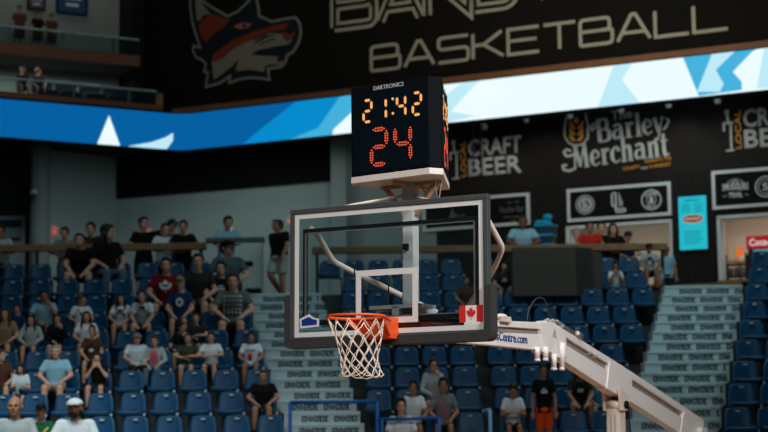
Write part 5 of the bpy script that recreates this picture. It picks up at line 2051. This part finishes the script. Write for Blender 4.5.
def cap_mesh(kind='cap'):
    key = 'hat_' + kind
    if key in _HAIR:
        return _HAIR[key]
    c, b = MB(), MB()
    rings = []
    for i in range(7):
        t = pi / 2 * i / 6
        rings.append([V(((.089 * cos(t) + .001) * cos(u), .008 + (.104 * cos(t) + .001) * sin(u), .045 + .078 * sin(t))) for u in [2 * pi * k / 20 for k in range(20)]])
    c.loft(rings)
    c.ell((0, .008, .124), (.008, .008, .006), None, 8, 5)
    if kind == 'cap':
        top = [(.078 * cos(u), -.05 - .135 * sin(u) * (1 if sin(u) > 0 else 0)) for u in [pi * k / 14 for k in range(15)]]
        b.prism(top, 0, .009, lambda x, y, d: (x, y - .02, .046 + d - .10 * max(0, -(y + .05)) - .9 * x * x))
    else:
        n = 24
        for k in range(n):
            t0, t1 = 2 * pi * k / n, 2 * pi * (k + 1) / n
            P_ = lambda r, t, z: V((r * cos(t), .008 + r * 1.12 * sin(t), z))
            b.hexa([P_(.085, t0, .05), P_(.125, t0, .03), P_(.125, t1, .03), P_(.085, t1, .05)], [P_(.085, t0, .058), P_(.125, t0, .038), P_(.125, t1, .038), P_(.085, t1, .058)])
    _HAIR[key] = (c.mesh('hat_crown', BLACK, True), b.mesh('hat_brim', BLACK))
    return _HAIR[key]


def child_obj(name, me, m, parent, matrix=None):
    o = bpy.data.objects.new(name, me)
    COL.objects.link(o)
    o.parent = parent
    if matrix is not None:
        o.matrix_local = matrix
    if not me.materials:
        me.materials.append(m)
    o.material_slots[0].link = 'OBJECT'
    o.material_slots[0].material = m
    return o


def decal(parent, shirt, pts_list, mats, zc, w, h, lift=.012):
    """print laid on the chest: polygons draped on the shirt surface"""
    bvh = BVHTree.FromPolygons([v.co for v in shirt.vertices], [tuple(p.vertices) for p in shirt.polygons])
    mb = MB()
    for mi, pts in pts_list:
        mb.cur = mi
        tri = tessellate_polygon([[V((p[0], p[1], 0)) for p in pts]])
        out, ok = [], True
        for u, v in pts:
            x, z = u * w, zc + v * h
            hit = bvh.ray_cast(V((x, -2, z)), V((0, 1, 0)))
            if hit[0] is None:
                ok = False
                break
            out.append(hit[0] + V((0, -lift - .001 * mi, 0)))
        if ok:
            mb.add(out, [tuple(t) for t in tri])
    if mb.f:
        return mb.build('shirt_print', mats, parent)


def sq(x0, x1, z0, z1):
    n = 4
    return [(x0 + (x1 - x0) * i / n, z0) for i in range(n + 1)] + [(x1 - (x1 - x0) * i / n, z1) for i in range(n + 1)]


MWHITE = mat('print_white', (224, 226, 226), .8)
MBLACKP = mat('print_black', (22, 24, 28), .8)
MBLUEP = mat('print_royal', (40, 70, 130), .8)
NAMES = []


def person(loc, rz, s, pose, label, skin='fair', hair=('short', 'black'), hat=None, shirt='white', sleeve='short', bottom=('shorts', 'charcoal'), collar=False, beard=None, prnt=None, wide=1.0, shoes='charcoal', group='spectators in the stands'):
    bs = body_set(pose)
    r = empty('person', loc, rz, label, 'person', group)
    r.scale = (s * wide, s * (wide ** .5), s)
    b = bpy.data.objects.new('body', bs['body'])
    COL.objects.link(b)
    b.parent = r
    b.material_slots[0].link = 'OBJECT'
    b.material_slots[0].material = SKIN[skin]
    child_obj('shirt', bs['shirt_' + sleeve], cloth(shirt, None), r)
    child_obj(bottom[0], bs[bottom[0]], cloth(bottom[1], None), r)
    child_obj('shoes', bs['shoes'], cloth(shoes, None), r)
    if collar:
        child_obj('collar', bs['collar'], cloth(shirt, None), r)
    H = bs['H']
    if hair:
        child_obj('hair', hair_mesh(hair[0]), HAIRM[hair[1]], r, H)
    if beard:
        child_obj('beard', hair_mesh('beard'), HAIRM[beard], r, H @ Matrix.Translation((0, -.004, 0)))
    if hat:
        kind, col = hat
        cm, bm_ = cap_mesh(kind)
        c = child_obj('hat', cm, cloth(col, None), r, H)
        child_obj('hat_brim', bm_, cloth(col, None), c)
    if prnt:
        sit = POSES[pose]['sit']
        zc = .86 if sit else 1.22
        sm = bs['shirt_' + sleeve]
        if prnt == 'leaf':
            decal(r, sm, [(0, LEAF)], [MWHITE], zc + .02, .22, .20)
        elif prnt == 'word':
            polys = [(0, sq(-.5 + i * .2, -.5 + i * .2 + .13, -.5 + .2 * (i % 2), .5)) for i in range(5)]
            decal(r, sm, polys, [MBLUEP], zc + .06, .24, .055)
        elif prnt == 'graphic':
            decal(r, sm, [(0, sq(-.5, .5, -.5, .1)), (0, sq(-.3, .3, .2, .5)), (1, sq(-.25, .25, -.35, -.05))], [MBLACKP, MWHITE], zc, .22, .22)
        elif prnt == 'logo':
            decal(r, sm, [(0, [(.5 * cos(2 * pi * k / 14), .5 * sin(2 * pi * k / 14)) for k in range(14)]), (1, sq(-.2, .2, -.2, .2))], [MWHITE, MBLUEP], zc + .03, .16, .16)
        elif prnt == 'small':
            decal(r, sm, [(0, sq(-.5, .5, -.2, .2)), (0, sq(-.3, .3, .3, .5))], [MWHITE], zc, .14, .12)
        elif prnt == 'stripe':
            decal(r, sm, [(0, [(-.5, .5), (-.35, .5), (.0, .1), (.3, -.3), (.5, -.6), (.35, -.62), (.1, -.3), (-.2, .05)])], [cloth('pink', None)], zc, .24, .3)
        elif prnt == 'panel':
            decal(r, sm, [(0, sq(-.5 + .25 * i, -.25 + .25 * i, -.5 + .25 * j, -.25 + .25 * j)) for i in range(4) for j in range(4)], [cloth('pink', None)], zc - .02, .17, .34)
        elif prnt == 'strap':
            decal(r, sm, [(0, [(-.5, .5), (-.36, .5), (.0, .1), (.3, -.3), (.5, -.6), (.35, -.62), (.1, -.3), (-.2, .05)])], [cloth('brown', None)], zc, .24, .3)
        elif prnt == 'yellow':
            decal(r, sm, [(0, sq(-.5, .5, -.4, .4)), (0, [(-.9, 1.0), (-.7, 1.0), (-.3, .5), (-.5, .4)]), (0, [(.9, 1.0), (.7, 1.0), (.3, .5), (.5, .4)])], [mat('print_yellow', (206, 186, 90), .8)], zc, .18, .14)
        elif prnt == 'plaid':
            ps = []
            for i in range(5):
                ps.append((0, sq(-.5, .5, -.5 + .22 * i, -.44 + .22 * i)))
                ps.append((0, sq(-.5 + .22 * i, -.44 + .22 * i, -.5, .5)))
            decal(r, sm, ps, [MWHITE], zc, .26, .30)
    NAMES.append(r)
    return r


def sitter(px, k, top, pose, label, blk='M', **kw):
    """px, top: middle and top of the head in the picture; k: row"""
    H, piv, a = head_mats(POSES[pose])
    hy = (H @ V((0, 0, .1))).y
    dy = .75 if blk == 'R' else 0
    Y = rowY(k) - .25 - dy
    zf = rowZ(k)
    hz = (H @ V((0, 0, .122))).z - .45
    s = .9
    for _ in range(3):
        p = at(px, top, Y + hy * s)
        s = (p.z - zf - .45) / hz
    s = min(1.18, max(.70, s * (1.07 if kw.get('wide', 1) > .9 else .98)))
    q = at(px, top, Y + hy * s)
    x = q.x - (H @ V((0, 0, .1))).x * s
    kw['wide'] = kw.get('wide', 1.0) * 1.03
    return person((x, Y, min(zf + .455 - .45 * s, q.z - (H @ V((0, 0, .122))).z * s)), kw.pop('rz', 0.0), s, pose, label, **kw)


def stander(px, top, Y, pose, label, zf=None, rz=0.0, **kw):
    H, piv, a = head_mats(POSES[pose])
    zf = ZC if zf is None else zf
    p = at(px, top, Y)
    s = (p.z - zf) / (H @ V((0, 0, .122))).z
    s = min(1.16, max(.62, s))
    return person((p.x, Y, zf), rz, s, pose, label, **kw)


# ---- left block, front rows
sitter(15, -1, 396, 'lap', 'broad bald man in pale grey T-shirt, lowest row at the left edge', 'L', skin='tan', hair=('rim', 'grey'), shirt='light_grey', wide=1.08)
sitter(41, -1, 402, 'lap', 'child in dark cap and green shirt with yellow print in the lowest row', 'L', skin='tan', hair=('short', 'black'), hat=('cap', 'black'), shirt='green', prnt='yellow', wide=.82)
sitter(75, -1, 398, 'lap', 'bearded man in white cap and white polo shirt in the lowest row', 'L', skin='tan', hair=None, hat=('cap', 'white'), shirt='white', collar=True, beard='brown', wide=1.12)
sitter(263, 1, 370, 'lap', 'man in plain black shirt sitting alone beside the left stairs', 'L', skin='tan', hair=('crew', 'black'), shirt='black', wide=1.12)
sitter(0, 2, 349, 'side', 'long haired woman in brown top cut by the left edge of the picture', 'L', hair=('long', 'brown'), shirt='brown', rz=.2)
sitter(20, 2, 363, 'phone', 'small girl in white top with brown hair beside man in pale blue polo', 'L', hair=('long', 'brown'), shirt='cool_white', wide=.82)
sitter(56, 2, 345, 'lap', 'grey haired man in pale blue polo shirt with hands in his lap', 'L', hair=('crew', 'grey'), shirt='light_blue', collar=True, wide=1.1, bottom=('shorts', 'tan'))
sitter(98, 2, 352, 'mouth', 'person in black T-shirt holding both hands before the mouth', 'L', hair=('short', 'black'), shirt='black', rz=-.1)
sitter(136, 3, 333, 'lap', 'older man in white polo shirt and grey bucket hat turned to the woman in pink', 'L', hair=('rim', 'grey'), hat=('bucket', 'grey'), shirt='cool_white', collar=True, wide=1.08, rz=.25, bottom=('trousers', 'charcoal'))
sitter(155, 3, 336, 'lap', 'woman in pink top under open pale cardigan beside man in bucket hat', 'L', hair=('short', 'auburn'), shirt='light_grey', sleeve='long', prnt='panel', bottom=('trousers', 'denim'), rz=-.1)
sitter(188, 3, 333, 'cross', 'young man in dark olive T-shirt with folded arms', 'L', hair=('short', 'black'), shirt='olive', bottom=('shorts', 'teal'))
sitter(211, 3, 332, 'cross', 'young man in plain white T-shirt with folded arms', 'L', hair=('short', 'black'), shirt='white', bottom=('shorts', 'charcoal'))
sitter(251, 3, 332, 'lap', 'young man in white T-shirt with blue printed word beside the left stairs', 'L', skin='tan', hair=('short', 'black'), shirt='white', prnt='word', bottom=('shorts', 'denim'))
sitter(196, 4, 313, 'cross', 'person in charcoal top behind the young men with folded arms', 'L', hair=('short', 'brown'), shirt='charcoal')
sitter(182, 4, 322, 'side', 'dark haired child in black top behind young man in olive', 'L', hair=('short', 'black'), shirt='black')
# ---- left block, rows four and five
sitter(5, 4, 308, 'lap', 'woman with long brown hair in tan top at the left edge, fifth row', 'L', hair=('long', 'brown'), shirt='tan')
sitter(17, 5, 304, 'lap', 'boy in blue T-shirt between long haired women near the left edge', 'L', hair=('short', 'brown'), shirt='blue', wide=.82)
sitter(31, 4, 315, 'lap', 'woman with long dark hair in pale grey jacket', 'L', hair=('long', 'black'), shirt='light_grey', sleeve='long')
sitter(57, 4, 314, 'onehand', 'woman with long black hair and black top below man in pale T-shirt', 'L', hair=('long', 'black'), shirt='black', sleeve='long')
sitter(44, 5, 290, 'onehand', 'large man in pale blue grey T-shirt with hand at his chin', 'L', skin='tan', hair=('short', 'black'), shirt='light_blue', wide=1.12)
sitter(81, 5, 295, 'side', 'woman in white T-shirt looking sideways with brown bag strap', 'L', hair=('bun', 'auburn'), shirt='white', prnt='strap', bottom=('trousers', 'rust'), rz=.3)
sitter(86, 4, 311, 'lap', 'woman with long dark hair in white top holding a child', 'L', hair=('long', 'brown'), shirt='white', rz=.1)
sitter(92, 3, 324, 'lap', 'small child in patterned dark top before woman in white', 'L', hair=('short', 'brown'), shirt='brown', prnt='graphic', wide=.82)
sitter(121, 5, 294, 'lap', 'woman in white T-shirt with black printed graphic', 'L', hair=('long', 'black'), shirt='white', prnt='graphic', bottom=('shorts', 'tan'))
sitter(142, 5, 291, 'slouch', 'young man in white and black jersey with hands clasped forward', 'L', hair=('short', 'black'), shirt='cool_white', prnt='graphic', bottom=('shorts', 'black'))
# ---- left block, top rows
sitter(166, 6, 257, 'lap', 'person in red T-shirt with white maple leaf print', 'L', hair=('short', 'black'), shirt='crimson', prnt='leaf')
sitter(180, 5, 275, 'lap', 'child in blue T-shirt with round white logo and pale cap', 'L', skin='fair', hair=None, hat=('cap', 'tan'), shirt='blue', prnt='logo', wide=.82)
sitter(198, 6, 253, 'lap', 'man in charcoal T-shirt and shorts with bare knees beside maple leaf shirt', 'L', hair=('short', 'brown'), shirt='charcoal', bottom=('shorts', 'charcoal'))
sitter(221, 6, 261, 'lap', 'woman in black T-shirt with small white print below man in teal', 'L', hair=('short', 'black'), shirt='black', prnt='small')
sitter(233, 5, 273, 'lap', 'man in dark plaid shirt beside the top of the left stairs', 'L', hair=('short', 'brown'), shirt='plaid', prnt='plaid', sleeve='short', wide=1.1, bottom=('shorts', 'charcoal'))
sitter(228, 7, 240, 'side', 'man in grey teal shirt and dark cap leaning below the rail', 'L', hair=('short', 'black'), hat=('cap', 'black'), shirt='teal', wide=1.1)
sitter(106, 8, 224, 'side', 'woman with long dark hair in black top, top row of left block', 'L', hair=('long', 'black'), shirt='black', bottom=('trousers', 'denim'), rz=.5)
sitter(80, 8, 234, 'slouch', 'person in black hunched forward in the top row of left block', 'L', hair=('short', 'black'), shirt='black', wide=1.15)
# ---- concourse behind the left rail
CY = RY + .55
stander(2, 226, CY, 'rail', 'person in pale top behind the rail at the left edge', skin='tan', shirt='light_grey')
stander(66, 228, CY, 'rail', 'boy in grey shirt behind the rail beside hunched person in black', shirt='grey', hair=('short', 'black'))
stander(92, 223, CY + .7, 'rail', 'dark haired person behind the rail between the two in black', shirt='charcoal', hair=('short', 'black'))
stander(144, 217, CY, 'raise', 'man in black raising one arm behind the rail', shirt='black', hair=('short', 'black'))
stander(164, 224, CY, 'rail', 'boy in white T-shirt leaning on the rail beside man in dark cap', shirt='cool_white', hair=('short', 'black'), rz=.3)
stander(172, 219, CY + .8, 'stand', 'person in navy cap behind boy in white at the rail', shirt='navy', hair=('short', 'black'), hat=('cap', 'navy'))
stander(184, 221, CY, 'rail', 'man in black T-shirt behind the rail next to navy cap', shirt='black', hair=('short', 'black'))
stander(226, 217, CY, 'phone_stand' if 'phone_stand' in POSES else 'rail', 'man in pale blue T-shirt behind the end of the left rail', shirt='light_blue', hair=('short', 'black'), rz=.35)
stander(279, 219.5, RY - .75, 'walk', 'tall man in black T-shirt and pale shorts walking at the top of left stairs', shirt='black', hair=('crew', 'black'), bottom=('shorts', 'pale_short'), rz=-.75, skin='tan', wide=1.3)
# ---- concourse behind the right rail
stander(522, 216, CY, 'rail', 'man in pale blue polo shirt leaning on the rail by the crates', skin='brown', shirt='light_blue', hair=('crew', 'black'), collar=True, wide=1.1)
stander(576, 229, CY + .8, 'rail', 'person with pale hair in white behind woman in red at the rail', shirt='light_grey', hair=('short', 'grey'))
stander(589, 222, CY, 'rail', 'woman in bright red T-shirt leaning on the rail', shirt='red', hair=('bun', 'black'), skin='tan')
stander(601, 221, CY + .85, 'stand', 'dark haired person in black behind woman in red', shirt='black', hair=('short', 'black'))
stander(612, 224, CY, 'rail', 'woman with long dark hair in black at the rail beside red shirt', shirt='black', hair=('long', 'black'))
stander(627, 232, CY + .6, 'rail', 'person in navy cap bending behind the rail near its end', shirt='navy', hair=('short', 'black'), hat=('cap', 'navy'))
stander(666, 246, RY + .1, 'stand', 'person in pale blue shirt standing at the end of right rail', shirt='light_blue', hair=('short', 'black'), zf=ZC - .2, skin='tan')
# ---- middle block, top
sitter(615.5, 7, 261, 'mouth', 'boy in white T-shirt with both hands at his face under the right rail', hair=('short', 'black'), shirt='white', skin='tan', wide=.82)
sitter(649, 8, 243, 'lap', 'person in dark cap and pale grey shirt in the top row by the stairs', hair=('short', 'black'), hat=('cap', 'navy'), shirt='light_grey', prnt='graphic', skin='tan')
sitter(504, 7, 262, 'lap', 'person in charcoal top with small white print beside the booth box', hair=('short', 'black'), shirt='charcoal', prnt='small')
sitter(466, 6, 276, 'lap', 'person in brown top seen through the lower right of the glass', hair=('short', 'black'), shirt='brown', skin='tan')
# ---- middle block, bottom
sitter(401, -1, 396, 'lap', 'boy in white T-shirt behind the lower blue rail', hair=('short', 'black'), shirt='white', wide=.82)
sitter(413, 0, 379, 'lap', 'boy in white T-shirt beside boy with pink strap', hair=('short', 'black'), shirt='white', skin='tan', wide=.82)
sitter(443, 0, 376, 'lap', 'boy in grey T-shirt with pink strap across his chest', hair=('short', 'black'), shirt='grey', prnt='stripe', skin='tan', wide=.82)
sitter(433, 1, 357, 'onehand', 'boy in pale grey hooded top holding a hand to his mouth', hair=('short', 'brown'), shirt='light_grey', sleeve='long', wide=.82)
sitter(513, 0, 383, 'phone', 'boy in white T-shirt looking down at his hands', hair=('short', 'black'), shirt='white', skin='tan', wide=.82)
pp = stander(543, 363, rowY(0) - .55, 'stand', 'boy in black T-shirt with orange shorts standing below the boom elbow', zf=rowZ(0), hair=('short', 'black'), shirt='black', bottom=('shorts', 'orange'), prnt='small', skin='tan', wide=.82)
sitter(580, 1, 366, 'slouch', 'person in dark patterned top with head hidden by the boom', hair=('short', 'black'), shirt='charcoal', prnt='graphic', skin='tan')
sitter(598, 1, 372, 'lap', 'small child in cyan top half hidden behind the lift post', hair=('short', 'brown'), shirt='cyan', wide=.82)
sitter(611, 3, 357, 'side', 'dark haired person seated behind the middle of the boom', hair=('short', 'black'), shirt='charcoal', skin='tan')
# ---- upper suites
for px, py, nm, sh in ((20, 6, 'person in dark red behind the upper suite railing below the small picture', 'brown'), (38, 12, 'person in black behind the upper suite railing near the larger screen', 'black'), (52, 15, 'small person behind the upper suite railing under the larger screen', 'brown')):
    p = SU.hit(px, py, 0.75)
    z_ = zB1 - .06
    person((p.x, p.y, z_), SU.ang, min(1.1, max(.6, (p.z - z_) / 1.72)), 'stand', nm, shirt=sh, skin='tan', group='people in the suites')
p = SU.hit(38, 69, 0.6)
person((p.x, p.y, zA1 - .1), SU.ang, min(1.1, max(.6, (p.z - zA1 + .1) / 1.36)), 'side', 'person with reddish hair sitting behind the lower suite railing', shirt='charcoal', skin='fair', hair=('short', 'auburn'), group='people in the suites')
p = SU.hit(22, 74, 0.6)
person((p.x, p.y, zA1 - .1), SU.ang, min(1.1, max(.6, (p.z - zA1 + .1) / 1.36)), 'lap', 'dark dressed person sitting at the outer end of the lower suite', shirt='black', skin='tan', group='people in the suites')
# phones and drinks that people hold
def small_thing(name, p, size, m, label, cat):
    r = empty(name, p, 0, label, cat)
    mb = MB(); mb.box(-size[0] / 2, size[0] / 2, -size[1] / 2, size[1] / 2, -size[2] / 2, size[2] / 2); mb.build('casing', m, r, bevel=min(size) * .3)
    return r


p = at(103, 371, rowY(2) - .60)
p = at(250, 357, rowY(3) - .72)
r = empty('drink_cup', p, 0, 'red drink cup held by young man in white T-shirt with blue word', 'cup')
mb = MB(); mb.frustum((0, 0, -.06), (0, 0, .06), .032, .042, 14); mb.build('cup_body', cloth('red', None), r, True)
mb = MB(); mb.cyl((0, 0, .06), (0, 0, .07), .044, 14); mb.build('lid', MWHITE, r)
